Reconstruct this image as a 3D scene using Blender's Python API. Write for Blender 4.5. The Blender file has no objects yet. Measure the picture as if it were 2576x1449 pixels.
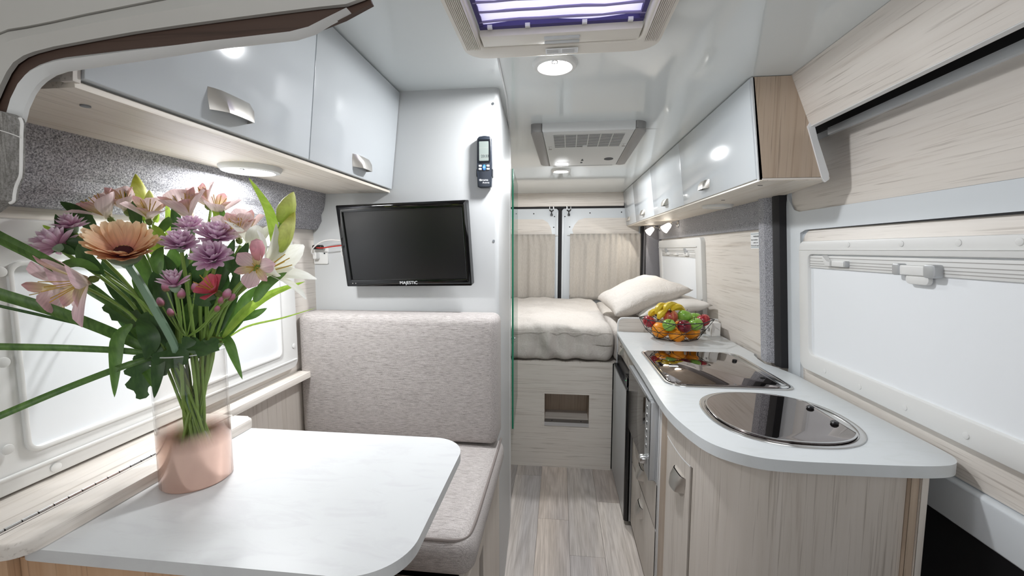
import bpy, bmesh, math, random
from mathutils import Vector, Matrix, Quaternion, noise
random.seed(7)
SC = bpy.context.scene
COL = SC.collection
PI = math.pi
# ------------------------------------------------------------------ camera
FPX, CX, CY, VX, VY, EYE = 1060.0, 1288.0, 724.5, 1408.0, 628.0, 1.43
TH = math.atan((CY-VY)/FPX); PS = math.atan((VX-CX)/FPX*math.cos(TH))
CR = Vector((math.cos(PS), math.sin(PS), 0))
CF = Vector((-math.sin(PS)*math.cos(TH), math.cos(PS)*math.cos(TH), -math.sin(TH)))
CU = CR.cross(CF)
EYEP = Vector((0, 0, EYE))
cam = bpy.data.cameras.new('camera'); camo = bpy.data.objects.new('camera', cam); COL.objects.link(camo)
cam.sensor_width = 36; cam.lens = 36*FPX/2576; cam.clip_start = 0.02
camo.matrix_world = Matrix(((CR.x, CU.x, -CF.x, 0), (CR.y, CU.y, -CF.y, 0), (CR.z, CU.z, -CF.z, EYE), (0, 0, 0, 1)))
SC.camera = camo
# ------------------------------------------------------------------ daylight and exposure
w = bpy.data.worlds.new('world'); SC.world = w; w.use_nodes = True
w.node_tree.nodes['Background'].inputs[0].default_value = (0.93, 0.96, 1.0, 1)
w.node_tree.nodes['Background'].inputs[1].default_value = 1.5
SC.view_settings.view_transform = 'Standard'; SC.view_settings.look = 'None'
SC.view_settings.exposure = 0.9; SC.view_settings.gamma = 1.0; SC.view_settings.use_curve_mapping = False

def lamp(name, kind, loc, energy, color=(1, 1, 1), size=0.1, size_y=None, aim=(0, 0, -1), shape='DISK', spread=None):
    l = bpy.data.lights.new(name, kind); l.energy = energy; l.color = color
    if kind == 'AREA':
        l.shape = shape; l.size = size
        if size_y: l.size_y = size_y
        if spread: l.spread = spread
    else:
        l.shadow_soft_size = size
        if kind == 'SPOT': l.spot_blend = .04
    o = bpy.data.objects.new(name, l); COL.objects.link(o); o.location = loc
    o.rotation_euler = Vector(aim).to_track_quat('-Z', 'Y').to_euler()
    return o
# weak fill lamp added behind the camera to brighten surfaces facing it
lamp('cab_fill', 'AREA', (0.0, -0.95, 1.45), 4.8, (0.96, 0.98, 1.0), 1.4, 0.8, (0, 1, -0.03), 'RECTANGLE')

# ------------------------------------------------------------------ pixel to place
def P(px, py, **k):
    d = CF + CR*((px-CX)/FPX) - CU*((py-CY)/FPX)
    a, v = next(iter(k.items())); i = 'xyz'.index(a)
    return EYEP + d*((v-EYEP[i])/d[i])

# ------------------------------------------------------------------ materials
def lin(c):
    if isinstance(c, str):
        c = [int(c[i:i+2], 16)/255 for i in (1, 3, 5)]
        return tuple(x/12.92 if x <= .04045 else ((x+.055)/1.055)**2.4 for x in c)+(1,)
    return tuple(c)+(1,) if len(c) == 3 else c
MATS = {}
def mat(name, color='#808080', rough=.5, metal=0, **k):
    m = bpy.data.materials.new(name); m.use_nodes = True; MATS[name] = m
    b = m.node_tree.nodes['Principled BSDF']
    b.inputs['Base Color'].default_value = lin(color); b.inputs['Roughness'].default_value = rough; b.inputs['Metallic'].default_value = metal
    for n, v in k.items():
        b.inputs[n.replace('_', ' ').title().replace('Ior', 'IOR')].default_value = v
    return m
def nd(m, t, **k):
    n = m.node_tree.nodes.new(t)
    for a, v in k.items(): setattr(n, a, v)
    return n
def lk(m, a, b): m.node_tree.links.new(a, b)
def bs(m): return m.node_tree.nodes['Principled BSDF']
def ramp(m, fac, stops):
    r = nd(m, 'ShaderNodeValToRGB'); lk(m, fac, r.inputs[0]); e = r.color_ramp.elements
    while len(e) < len(stops): e.new(.5)
    for el, (p, c) in zip(e, stops): el.position = p; el.color = lin(c)
    return r.outputs[0]
def mapped(m, scale, src='pos', rot=(0, 0, 0)):
    mp = nd(m, 'ShaderNodeMapping'); mp.inputs['Scale'].default_value = scale; mp.inputs['Rotation'].default_value = rot
    if src == 'pos': g = nd(m, 'ShaderNodeNewGeometry'); lk(m, g.outputs['Position'], mp.inputs[0])
    else: g = nd(m, 'ShaderNodeTexCoord'); lk(m, g.outputs['Object'], mp.inputs[0])
    return mp.outputs[0]
def noise_tex(m, vec, scale=1, detail=4, rough=.55, dist=0):
    n = nd(m, 'ShaderNodeTexNoise'); n.inputs['Scale'].default_value = scale; n.inputs['Detail'].default_value = detail
    n.inputs['Roughness'].default_value = rough; n.inputs['Distortion'].default_value = dist
    lk(m, vec, n.inputs['Vector']); return n.outputs['Fac']
def mix(m, a, b, fac, mode='MIX'):
    x = nd(m, 'ShaderNodeMix', data_type='RGBA', blend_type=mode)
    for s, v in ((6, a), (7, b)):
        if hasattr(v, 'is_linked') or hasattr(v, 'links'): lk(m, v, x.inputs[s])
        else: x.inputs[s].default_value = lin(v)
    if isinstance(fac, (int, float)): x.inputs[0].default_value = fac
    else: lk(m, fac, x.inputs[0])
    return x.outputs[2]
def bump(m, h, strength=.3, dist=.002):
    b = nd(m, 'ShaderNodeBump'); b.inputs['Strength'].default_value = strength; b.inputs['Distance'].default_value = dist
    lk(m, h, b.inputs['Height']); lk(m, b.outputs[0], bs(m).inputs['Normal'])
def wood(name, axis, base='#ddd6ce', dark='#b6a99c', pale='#e6e0d9', rough=.42, tight=1.0):
    m = mat(name, base, rough)
    s = [34*tight]*3; s['xyz'.index(axis)] = 1.1
    v = mapped(m, s)
    n1 = noise_tex(m, v, 1.0, 5, .6, .9)
    s2 = [170*tight]*3; s2['xyz'.index(axis)] = 3.2
    n2 = noise_tex(m, mapped(m, s2), 1.0, 3, .6, .3)
    c1 = mix(m, base, ramp(m, n1, [(.26, dark), (.42, base), (.70, pale)]), .62)
    f2 = ramp(m, n2, [(.30, '#847565'), (.43, '#ffffff')])
    c = mix(m, c1, f2, .42, 'MULTIPLY')
    lk(m, c, bs(m).inputs['Base Color'])
    bump(m, n2, .08, .001)
    return m
wood('wood_x', 'x'); wood('wood_y', 'y'); wood('wood_z', 'z', '#cbc3ba', '#a69a8e', '#d6cfc8')
wood('wood_bed', 'x', '#dcd5cd', '#b5aa9e', '#e6e1da'); wood('wood_under', 'y', '#e2d9cc', '#c6b59d', '#eae3d8')
wood('wood_dark', 'z', '#6b5545', '#4f3d31', '#7b6453'); wood('wood_post', 'z', '#b7a491', '#957f6b', '#c2b1a0')
wood('wood_cab', 'x', '#4a3830', '#33261f', '#5a463b', .5)
wood('wood_table', 'z', '#c09b7a', '#a07a5a', '#cfae90')
def plank_mat():
    m = mat('floor_plank', '#8d857e', .38)
    oi = nd(m, 'ShaderNodeObjectInfo')
    a = nd(m, 'ShaderNodeVectorMath', operation='SCALE'); a.inputs[0].default_value = (3, 7, 0); lk(m, oi.outputs['Random'], a.inputs['Scale'])
    g = nd(m, 'ShaderNodeNewGeometry'); ad = nd(m, 'ShaderNodeVectorMath', operation='ADD'); lk(m, g.outputs['Position'], ad.inputs[0]); lk(m, a.outputs[0], ad.inputs[1])
    mp = nd(m, 'ShaderNodeMapping'); mp.inputs['Scale'].default_value = (9, .9, 1); lk(m, ad.outputs[0], mp.inputs[0])
    n0 = noise_tex(m, mp.outputs[0], 1.0, 3, .5, .6)
    wv = nd(m, 'ShaderNodeMath', operation='MULTIPLY'); wv.inputs[1].default_value = 46; lk(m, n0, wv.inputs[0])
    sn = nd(m, 'ShaderNodeMath', operation='SINE'); lk(m, wv.outputs[0], sn.inputs[0])
    m3 = nd(m, 'ShaderNodeMath', operation='MULTIPLY_ADD'); m3.inputs[1].default_value = .5; m3.inputs[2].default_value = .5; lk(m, sn.outputs[0], m3.inputs[0])
    c1 = ramp(m, m3.outputs[0], [(0, '#d6d3d0'), (.5, '#dfdcda'), (1, '#e6e4e2')])
    mp2 = nd(m, 'ShaderNodeMapping'); mp2.inputs['Scale'].default_value = (150, 5, 1); lk(m, ad.outputs[0], mp2.inputs[0])
    n2 = noise_tex(m, mp2.outputs[0], 1, 3, .6)
    c2 = mix(m, c1, ramp(m, n2, [(.3, '#837a72'), (.6, '#ffffff')]), .35, 'MULTIPLY')
    tint = ramp(m, oi.outputs['Random'], [(0, '#dcdad8'), (.35, '#ffffff'), (.65, '#f3ece6'), (1, '#cfced1')])
    n3 = noise_tex(m, mp.outputs[0], .6, 2, .5)
    c3 = mix(m, c2, tint, 1.0, 'MULTIPLY')
    c4 = mix(m, c3, ramp(m, n3, [(.35, '#c9c4c6'), (.65, '#fff4ea')]), .7, 'MULTIPLY')
    lk(m, c4, bs(m).inputs['Base Color']); bump(m, n2, .05, .001)
plank_mat()
def veined(name, a, b, sc):
    m = MATS[name]; n = noise_tex(m, mapped(m, sc), 1, 5, .6, 1.2); lk(m, ramp(m, n, [(.36, b), (.5, a)]), bs(m).inputs['Base Color'])
def felt(name, base, dark, pale):
    m = mat(name, base, .95)
    n = noise_tex(m, mapped(m, (330, 330, 330)), 1, 3, .7)
    lk(m, ramp(m, n, [(.36, dark), (.5, base), (.66, pale)]), bs(m).inputs['Base Color']); bump(m, n, .5, .003)
felt('felt_grey', '#a3a3a8', '#66666c', '#d2d2d8'); felt('felt_dark', '#77767a', '#59585d', '#929196')
def weave(name, base, dark, pale, axis='x', sc=1.0, amt=1.0):
    m = mat(name, base, .9)
    s = [620*sc]*3; s['xyz'.index(axis)] = 45*sc
    n1 = noise_tex(m, mapped(m, s), 1, 3, .6)
    n2 = noise_tex(m, mapped(m, (700*sc, 700*sc, 700*sc)), 1, 2, .6)
    c = ramp(m, n1, [(.32, dark), (.5, base), (.68, pale)])
    c = mix(m, c, ramp(m, n2, [(.35, '#a09a98'), (.6, '#ffffff')]), .45*amt, 'MULTIPLY')
    lk(m, c, bs(m).inputs['Base Color'])
    if name == 'bedding':
        n3 = noise_tex(m, mapped(m, (14, 10, 8)), 1, 4, .6, .8); bump(m, n3, .55, .02)
    else: bump(m, n2, .4*amt, .0015)
weave('upholstery', '#c0bab7', '#9c9693', '#d0cbc9'); weave('linen_curtain', '#bbb5ad', '#b0a9a1', '#c5bfb8', 'z', .8, .5)
weave('cab_curtain', '#8f8d89', '#77746f', '#a3a09c', 'z', .7); weave('bedding', '#d0cac4', '#c5bfb8', '#d9d4cf', 'x', .8, .5)
mat('piping', '#7e7672', .9); mat('pillow_cream', '#d6d2cd', .9)
mat('white_gloss', '#cfd4d8', .12); mat('white_satin', '#e2e3e4', .35); mat('white_wall', '#c8cacb', .4); mat('door_white', '#d8dcdf', .22)
mat('ceiling_gloss', '#dfe4e4', .07); mat('white_plastic', '#e0e0de', .4); mat('cream_plastic', '#e4dfd6', .45); mat('metal_paint', '#d8dde1', .3)
mat('worktop_white', '#d3d7d9', .3); mat('table_white', '#d2d4d5', .38); mat('blind_white', '#eceff2', .75); mat('edge_grey', '#c9ccce', .4)
veined('worktop_white', '#d5d9db', '#d1d5d6', (7, 22, 7)); veined('table_white', '#d5d7d8', '#d0d1d3', (9, 26, 9)); mat('table_edge', '#e3ddd5', .4); mat('seal_black', '#121115', .7); mat('black_gloss', '#0b0b0d', .06); mat('black_plastic', '#131316', .35)
mat('screen_black', '#08080a', .27); mat('steel', '#c9c9c9', .22, 1); mat('brushed', '#d2cec8', .33, .85); mat('chrome', '#dddddd', .08, 1); mat('alu', '#c3c6c9', .35, .9)
mat('silver_plastic', '#b9bbbd', .35, .4); mat('glass_lid', '#8a8280', .025, 1)
mat('fridge_front', '#b9bcc0', .25); mat('ac_grey', '#8e8c8a', .45); mat('ac_white', '#cfd0cf', .5); mat('dark_slot', '#3a3a3d', .7)
mat('arch_beige', '#c2c0bb', .5); mat('arch_lip', '#d8d9d8', .45); mat('remote_body', '#2b313b', .35); mat('remote_lcd', '#8a938f', .3); mat('remote_dark', '#191c22', .25)
mat('button_white', '#e6e8ea', .4); mat('button_blue', '#3f86d6', .35); mat('print_white', '#e8eaec', .5); mat('print_dark', '#30353a', .6); mat('print_grey', '#a7a5a2', .6)
mat('paper_white', '#eef0f2', .5); mat('line_blue', '#7f939c', .5); mat('wire_black', '#1a1616', .45); mat('cable_white', '#e9e7e4', .5); mat('cable_red', '#b9322a', .5)
mat('glass_green_edge', '#1f7a5c', .15); mat('screw_grey', '#8e9297', .35, .7); mat('hole_black', '#0a0a0a', .8); mat('led_green', '#1fae62', .4, 0, emission_color=lin('#30ff90'), emission_strength=1.0)
def emis(name, color, s):
    m = mat(name, color, .4); bs(m).inputs['Emission Color'].default_value = lin(color); bs(m).inputs['Emission Strength'].default_value = s
emis('led_lens', '#ffffff', 9); emis('lamp_glass', '#fff8ec', 2.2)
def thin_glass(name, tint, base=.05, rough=.02):
    m = bpy.data.materials.new(name); m.use_nodes = True; MATS[name] = m; t = m.node_tree; t.nodes.remove(bs(m)); o = t.nodes['Material Output']
    tr = nd(m, 'ShaderNodeBsdfTransparent'); tr.inputs[0].default_value = lin(tint); gl = nd(m, 'ShaderNodeBsdfGlossy'); gl.inputs['Roughness'].default_value = rough
    lw0 = nd(m, 'ShaderNodeLayerWeight'); lw0.inputs[0].default_value = .5; lw = nd(m, 'ShaderNodeMath', operation='POWER'); lk(m, lw0.outputs['Facing'], lw.inputs[0]); lw.inputs[1].default_value = 4.0
    lw1 = nd(m, 'ShaderNodeMath', operation='MULTIPLY_ADD'); lk(m, lw.outputs[0], lw1.inputs[0]); lw1.inputs[1].default_value = .7; lw1.inputs[2].default_value = base*.6; lw = lw1
    ms = nd(m, 'ShaderNodeMixShader'); lk(m, lw.outputs[0], ms.inputs[0]); lk(m, tr.outputs[0], ms.inputs[1]); lk(m, gl.outputs[0], ms.inputs[2]); lk(m, ms.outputs[0], o.inputs[0])
    return m
thin_glass('clear_glass', '#f4f6f4'); thin_glass('pane_glass', '#dfe8e2')
def vase_mat():
    m = thin_glass('vase_glass', '#fcfbfa', .03); t = m.node_tree; o = t.nodes['Material Output']; src = o.inputs[0].links[0].from_socket
    b = nd(m, 'ShaderNodeBsdfPrincipled'); b.inputs['Base Color'].default_value = lin('#efcbbb'); b.inputs['Metallic'].default_value = .8; b.inputs['Roughness'].default_value = .16
    g = nd(m, 'ShaderNodeNewGeometry'); s = nd(m, 'ShaderNodeSeparateXYZ'); lk(m, g.outputs['Position'], s.inputs[0])
    mr = nd(m, 'ShaderNodeMapRange'); mr.inputs[1].default_value = 1.070; mr.inputs[2].default_value = 1.108; mr.inputs[3].default_value = .96; mr.inputs[4].default_value = 0
    lk(m, s.outputs[2], mr.inputs[0]); ms = nd(m, 'ShaderNodeMixShader'); lk(m, mr.outputs[0], ms.inputs[0]); lk(m, src, ms.inputs[1]); lk(m, b.outputs[0], ms.inputs[2]); lk(m, ms.outputs[0], o.inputs[0])
vase_mat()
def blind_mat():
    m = bpy.data.materials.new('hatch_blind'); m.use_nodes = True; MATS['hatch_blind'] = m; t = m.node_tree; t.nodes.remove(bs(m)); o = t.nodes['Material Output']
    d = nd(m, 'ShaderNodeBsdfDiffuse'); d.inputs[0].default_value = lin('#e3dff2'); tr = nd(m, 'ShaderNodeBsdfTranslucent'); tr.inputs[0].default_value = lin('#d9d2f4')
    ms = nd(m, 'ShaderNodeMixShader'); ms.inputs[0].default_value = .5; lk(m, d.outputs[0], ms.inputs[1]); lk(m, tr.outputs[0], ms.inputs[2]); lk(m, ms.outputs[0], o.inputs[0])
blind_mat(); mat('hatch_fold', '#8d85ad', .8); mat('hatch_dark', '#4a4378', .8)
# plants and fruit
def grad(name, stops, axis=0, rough=.55, span=.06, trans=.0, vein=None):
    m = mat(name, '#ffffff', rough); tc = nd(m, 'ShaderNodeTexCoord'); s = nd(m, 'ShaderNodeSeparateXYZ'); lk(m, tc.outputs['Object'], s.inputs[0])
    mu = nd(m, 'ShaderNodeMath', operation='DIVIDE'); lk(m, s.outputs[axis], mu.inputs[0]); mu.inputs[1].default_value = span
    c = ramp(m, mu.outputs[0], stops)
    n = noise_tex(m, mapped(m, (20/span*.06, 260/span*.06, 60), 'obj'), 1, 3)
    c = mix(m, c, ramp(m, n, [(.3, '#a89aa0' if vein is None else vein), (.6, '#ffffff')]), .35, 'MULTIPLY')
    lk(m, c, bs(m).inputs['Base Color'])
    if trans:
        b = bs(m); o = m.node_tree.nodes['Material Output']; tl = nd(m, 'ShaderNodeBsdfTranslucent'); lk(m, c, tl.inputs[0])
        ms = nd(m, 'ShaderNodeMixShader'); ms.inputs[0].default_value = trans; lk(m, b.outputs[0], ms.inputs[1]); lk(m, tl.outputs[0], ms.inputs[2]); lk(m, ms.outputs[0], o.inputs[0])
    return m
grad('gerbera_petal', [(0, '#b04a62'), (.22, '#e08a7c'), (.5, '#f6bd94'), (.8, '#fcd6ac'), (1, '#ffe9c4')], span=.058, trans=.25)
grad('gerbera_inner', [(0, '#c2685a'), (.4, '#f0b468'), (1, '#f8cf86')], span=.034, trans=.25)
grad('mum_petal', [(0, '#c884b4'), (.4, '#eabade'), (1, '#fdeaf8')], span=.028, trans=.4); grad('mum_deep', [(0, '#b87098'), (.6, '#dda8c8'), (1, '#f6e2f0')], span=.026, trans=.35)
grad('alstro_petal', [(0, '#e8d8c2'), (.4, '#f0d8d9'), (1, '#e8c0ca')], span=.042, trans=.3); grad('alstro_pale', [(0, '#f1e8d4'), (.4, '#f6e6e4'), (1, '#f3d8da')], span=.042, trans=.35)
grad('alstro_red', [(0, '#d67a72'), (.5, '#d8586c'), (1, '#e07b88')], span=.03, trans=.2); grad('alstro_inner', [(0, '#e4c86a'), (.5, '#ead9a8'), (1, '#e3b3b5')], span=.036, trans=.25, vein='#703038')
grad('lily_petal', [(0, '#e3e6b4'), (.35, '#f4f3e4'), (1, '#fafaf6')], span=.085, trans=.35, vein='#d8d6c8'); grad('lily_bud', [(0, '#a2bd4a'), (.4, '#d8e47c'), (.8, '#eef0a0'), (1, '#c9cc58')], axis=2, span=.075, trans=.3)
grad('small_bud', [(0, '#74844a'), (.3, '#93605c'), (.6, '#c27694'), (1, '#dcb4c4')], axis=2, span=.016)
grad('alstro_budm', [(0, '#c98a84'), (.5, '#e59aa6'), (1, '#eeb4bc')], axis=2, span=.037)
mat('gerbera_eye', '#4a1c22', .9); mat('stamen', '#c7a23f', .7); mat('stem_green', '#7c9a48', .5); mat('stem_teal', '#7c9a80', .45); mat('stem_olive', '#6f7d3a', .55); mat('calyx', '#8fa58a', .6)
def leafm(name, a, b, trans=.2):
    m = mat(name, a, .42); n = noise_tex(m, mapped(m, (18, 220, 60), 'obj'), 1, 3); c = ramp(m, n, [(.3, a), (.7, b)]); lk(m, c, bs(m).inputs['Base Color'])
    bb = bs(m); o = m.node_tree.nodes['Material Output']; tl = nd(m, 'ShaderNodeBsdfTranslucent'); lk(m, c, tl.inputs[0])
    ms = nd(m, 'ShaderNodeMixShader'); ms.inputs[0].default_value = trans; lk(m, bb.outputs[0], ms.inputs[1]); lk(m, tl.outputs[0], ms.inputs[2]); lk(m, ms.outputs[0], o.inputs[0])
leafm('leaf_dark', '#33502a', '#446433'); leafm('leaf_mid', '#4f7632', '#688e42'); leafm('leaf_light', '#93b83e', '#b2cf5a', .35); leafm('blade_green', '#44642f', '#638542')
def fruit(name, stops, sc=(26, 26, 26), rough=.25, bmp=0):
    m = mat(name, '#ffffff', rough); n = noise_tex(m, mapped(m, sc, 'obj'), 1, 4); lk(m, ramp(m, n, stops), bs(m).inputs['Base Color'])
    if bmp: bump(m, noise_tex(m, mapped(m, (500, 500, 500), 'obj'), 1, 2), bmp, .001)
fruit('apple_red', [(.3, '#7a1020'), (.5, '#a32a35'), (.7, '#c4584c')], (60, 60, 9)); fruit('apple_deep', [(.3, '#4d0616'), (.55, '#7d1228'), (.75, '#a02a38')], (40, 40, 9), .15)
fruit('apple_green', [(.3, '#6f9e3a'), (.6, '#8fbc52'), (.8, '#a9cd6c')]); fruit('apple_blush', [(.3, '#9a2f33'), (.5, '#bc5a48'), (.7, '#d49a66')], (50, 50, 8))
fruit('orange_peel', [(.3, '#e8890f'), (.6, '#f39c1c'), (.8, '#f7ab36')], rough=.4, bmp=.35); fruit('banana_peel', [(.32, '#c8a41e'), (.5, '#dcc02c'), (.75, '#e2cc48')], (8, 40, 40), .45)
mat('banana_tip', '#3a2c18', .8); mat('fruit_stalk', '#4a3a22', .8)
# ------------------------------------------------------------------ object helpers
WL = {}
def tag(o, label=None, cat=None, group=None, kind=None):
    if label: o['label'] = label
    if cat: o['category'] = cat
    if group: o['group'] = group
    if kind: o['kind'] = kind
    return o
def thing(name, label, cat, loc=(0, 0, 0), group=None, kind=None):
    o = bpy.data.objects.new(name, None); o.empty_display_size = .05; COL.objects.link(o); o.location = loc; WL[o.name] = Vector(loc)
    return tag(o, label, cat, group, kind)
def obj(name, verts, faces, m, parent=None, smooth=False, autos=None):
    vs = [Vector(v) for v in verts]
    lo = [min(v[i] for v in vs) for i in range(3)]; hi = [max(v[i] for v in vs) for i in range(3)]
    c = Vector(((lo[0]+hi[0])/2, (lo[1]+hi[1])/2, lo[2]))
    me = bpy.data.meshes.new(name); me.from_pydata([tuple(v-c) for v in vs], [], faces); me.update()
    bm = bmesh.new(); bm.from_mesh(me); bmesh.ops.recalc_face_normals(bm, faces=bm.faces); bm.to_mesh(me); bm.free()
    return link(name, me, c, m, parent, smooth)
def link(name, me, c, m, parent=None, smooth=False):
    o = bpy.data.objects.new(name, me); COL.objects.link(o)
    if m:
        me.materials.clear(); me.materials.append(MATS[m])
    if smooth:
        for p in me.polygons: p.use_smooth = True
        me.set_sharp_from_angle(angle=math.radians(42))
    pl = Vector((0, 0, 0))
    if parent: o.parent = parent; pl = WL[parent.name]
    o.location = Vector(c)-pl; WL[o.name] = Vector(c)
    return o
def bmobj(name, bm, m, parent=None, smooth=False):
    bmesh.ops.recalc_face_normals(bm, faces=bm.faces)
    lo = [min(v.co[i] for v in bm.verts) for i in range(3)]; hi = [max(v.co[i] for v in bm.verts) for i in range(3)]
    c = Vector(((lo[0]+hi[0])/2, (lo[1]+hi[1])/2, lo[2]))
    for v in bm.verts: v.co -= c
    me = bpy.data.meshes.new(name); bm.to_mesh(me); bm.free()
    return link(name, me, c, m, parent, smooth)
def box(name, x0, x1, y0, y1, z0, z1, m, parent=None, bev=0, seg=2):
    bm = bmesh.new()
    v = [bm.verts.new((x, y, z)) for z in (z0, z1) for y in (y0, y1) for x in (x0, x1)]
    for f in ((0, 1, 3, 2), (4, 5, 7, 6), (0, 1, 5, 4), (2, 3, 7, 6), (0, 2, 6, 4), (1, 3, 7, 5)): bm.faces.new([v[i] for i in f])
    if bev: bmesh.ops.bevel(bm, geom=bm.edges[:], offset=bev, segments=seg, affect='EDGES', profile=.5)
    return bmobj(name, bm, m, parent, bool(bev))
# plane mappers: (u, v, w) -> place; w grows towards the room
def xr(z): return .985-.068*(z-.92)
MAPS = {
 'R': lambda u, v, w: (xr(v)-w, u, v),            # right wall: u = y, v = z
 'L': lambda u, v, w: (-.92+w, u, v),             # left wall
 'B': lambda u, v, w: (u, 4.30-w, v),             # rear doors: u = x, v = z
 'F': lambda u, v, w: (u, 1.50-w, v),             # partition
 'C': lambda u, v, w: (u, v, 1.99-w),             # ceiling: u = x, v = y
 'T': lambda u, v, w: (u, v, w),                  # flat on z
}
def mp(k): return MAPS[k] if isinstance(k, str) else k
def slab(name, poly, w0, w1, k, m, parent=None, bev=0, seg=2, smooth=None, both=False):
    f = mp(k); bm = bmesh.new()
    a = [bm.verts.new(f(u, v, w0)) for u, v in poly]; b = [bm.verts.new(f(u, v, w1)) for u, v in poly]
    bm.faces.new(a); bm.faces.new(b); n = len(poly)
    for i in range(n): bm.faces.new((a[i], a[(i+1) % n], b[(i+1) % n], b[i]))
    if bev:
        bset = set(b); aset = set(a) if both else set(); es = [e for e in bm.edges if (e.verts[0] in bset and e.verts[1] in bset) or (e.verts[0] in aset and e.verts[1] in aset)]
        bmesh.ops.bevel(bm, geom=es, offset=bev, segments=seg, affect='EDGES', profile=.5)
    return bmobj(name, bm, m, parent, (bool(bev) or n > 12) if smooth is None else smooth)
def ring(name, outer, inner, w0, w1, k, m, parent=None, bev=0, w1i=None, smooth=True):
    f = mp(k); bm = bmesh.new(); n = len(outer); w1i = w1 if w1i is None else w1i
    r = [[bm.verts.new(f(u, v, w)) for u, v in p] for p, w in ((outer, w0), (outer, w1), (inner, w1i), (inner, w0))]
    for j in range(4):
        q, s = r[j], r[(j+1) % 4]
        for i in range(n): bm.faces.new((q[i], q[(i+1) % n], s[(i+1) % n], s[i]))
    if bev:
        t = set(r[1]) | set(r[2]); es = [e for e in bm.edges if e.verts[0] in t and e.verts[1] in t and ((e.verts[0] in r[1]) == (e.verts[1] in r[1]))]
        bmesh.ops.bevel(bm, geom=es, offset=bev, segments=2, affect='EDGES', profile=.5)
    return bmobj(name, bm, m, parent, smooth)
def rr(u0, u1, v0, v1, r, n=5):
    out = []
    rs = r if isinstance(r, (list, tuple)) else [r]*4
    for (cu, cv, a0), q in zip(((u1, v1, 0), (u0, v1, PI/2), (u0, v0, PI), (u1, v0, PI*1.5)), rs):
        su = -1 if cu == u1 else 1; sv = -1 if cv == v1 else 1
        for i in range(n+1):
            a = a0+PI/2*i/n; out.append((cu+su*q+q*math.cos(a), cv+sv*q+q*math.sin(a)))
    return out
def rect(u0, u1, v0, v1): return [(u0, v0), (u1, v0), (u1, v1), (u0, v1)]
def circ(u, v, r, n=28, ry=None): return [(u+r*math.cos(2*PI*i/n), v+(ry or r)*math.sin(2*PI*i/n)) for i in range(n)]
def smooth_path(pts, sub=6):
    pts = [Vector(p) for p in pts]; out = []; n = len(pts)
    for i in range(n-1):
        p0, p1, p2, p3 = pts[max(i-1, 0)], pts[i], pts[i+1], pts[min(i+2, n-1)]
        for j in range(sub):
            t = j/sub
            out.append(.5*((2*p1)+(p2-p0)*t+(2*p0-5*p1+4*p2-p3)*t*t+(3*p1-p0-3*p2+p3)*t**3))
    out.append(pts[-1]); return out
def tube_geo(pts, r, n=8, V=None, Fc=None):
    V = [] if V is None else V; Fc = [] if Fc is None else Fc
    pts = [Vector(p) for p in pts]; N = len(pts); rad = r if isinstance(r, (list, tuple)) else [r]*N
    t0 = (pts[1]-pts[0]).normalized(); up = Vector((0, 0, 1)) if abs(t0.z) < .9 else Vector((1, 0, 0)); x = t0.cross(up).normalized(); base = len(V)
    for i in range(N):
        t = (pts[min(i+1, N-1)]-pts[max(i-1, 0)]).normalized(); x = (x-t*x.dot(t)).normalized(); y = t.cross(x)
        for k in range(n): V.append(pts[i]+(x*math.cos(2*PI*k/n)+y*math.sin(2*PI*k/n))*rad[i])
    for i in range(N-1):
        for k in range(n):
            a = base+i*n+k; b = base+i*n+(k+1) % n; Fc.append((a, b, b+n, a+n))
    Fc.append(tuple(base+k for k in range(n))[::-1]); Fc.append(tuple(base+(N-1)*n+k for k in range(n)))
    return V, Fc
def tube(name, pts, r, m, parent=None, n=8, sub=0):
    if sub: pts = smooth_path(pts, sub)
    V, Fc = tube_geo(pts, r, n); return obj(name, V, Fc, m, parent, True)
def tubes(name, lst, r, m, parent=None, n=6):
    V, Fc = [], []
    for p in lst: tube_geo(p, r, n, V, Fc)
    return obj(name, V, Fc, m, parent, True)
def lathe_geo(prof, n=20):
    V, Fc = [], []; k = len(prof)
    for i in range(n):
        a = 2*PI*i/n
        for r, z in prof: V.append(Vector((r*math.cos(a), r*math.sin(a), z)))
    for i in range(n):
        for j in range(k-1):
            a = i*k+j; b = ((i+1) % n)*k+j; Fc.append((a, b, b+1, a+1))
    return V, Fc
def lathe(name, prof, loc, m, parent=None, n=24, rot=None):
    V, Fc = lathe_geo(prof, n); R = rot or Matrix.Identity(3); L = Vector(loc)
    return obj(name, [L+R @ v for v in V], Fc, m, parent, True)
def grid_obj(name, fn, nu, nv, m, parent=None, solid=0, closed_u=False):
    V, Fc = [], []
    for i in range(nu+1):
        for j in range(nv+1): V.append(Vector(fn(i/nu, j/nv)))
    for i in range(nu):
        for j in range(nv):
            a = i*(nv+1)+j; Fc.append((a, a+nv+1, a+nv+2, a+1))
    o = obj(name, V, Fc, m, parent, True)
    if solid:
        s = o.modifiers.new('thickness', 'SOLIDIFY'); s.thickness = solid; s.offset = 0
    return o
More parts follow.
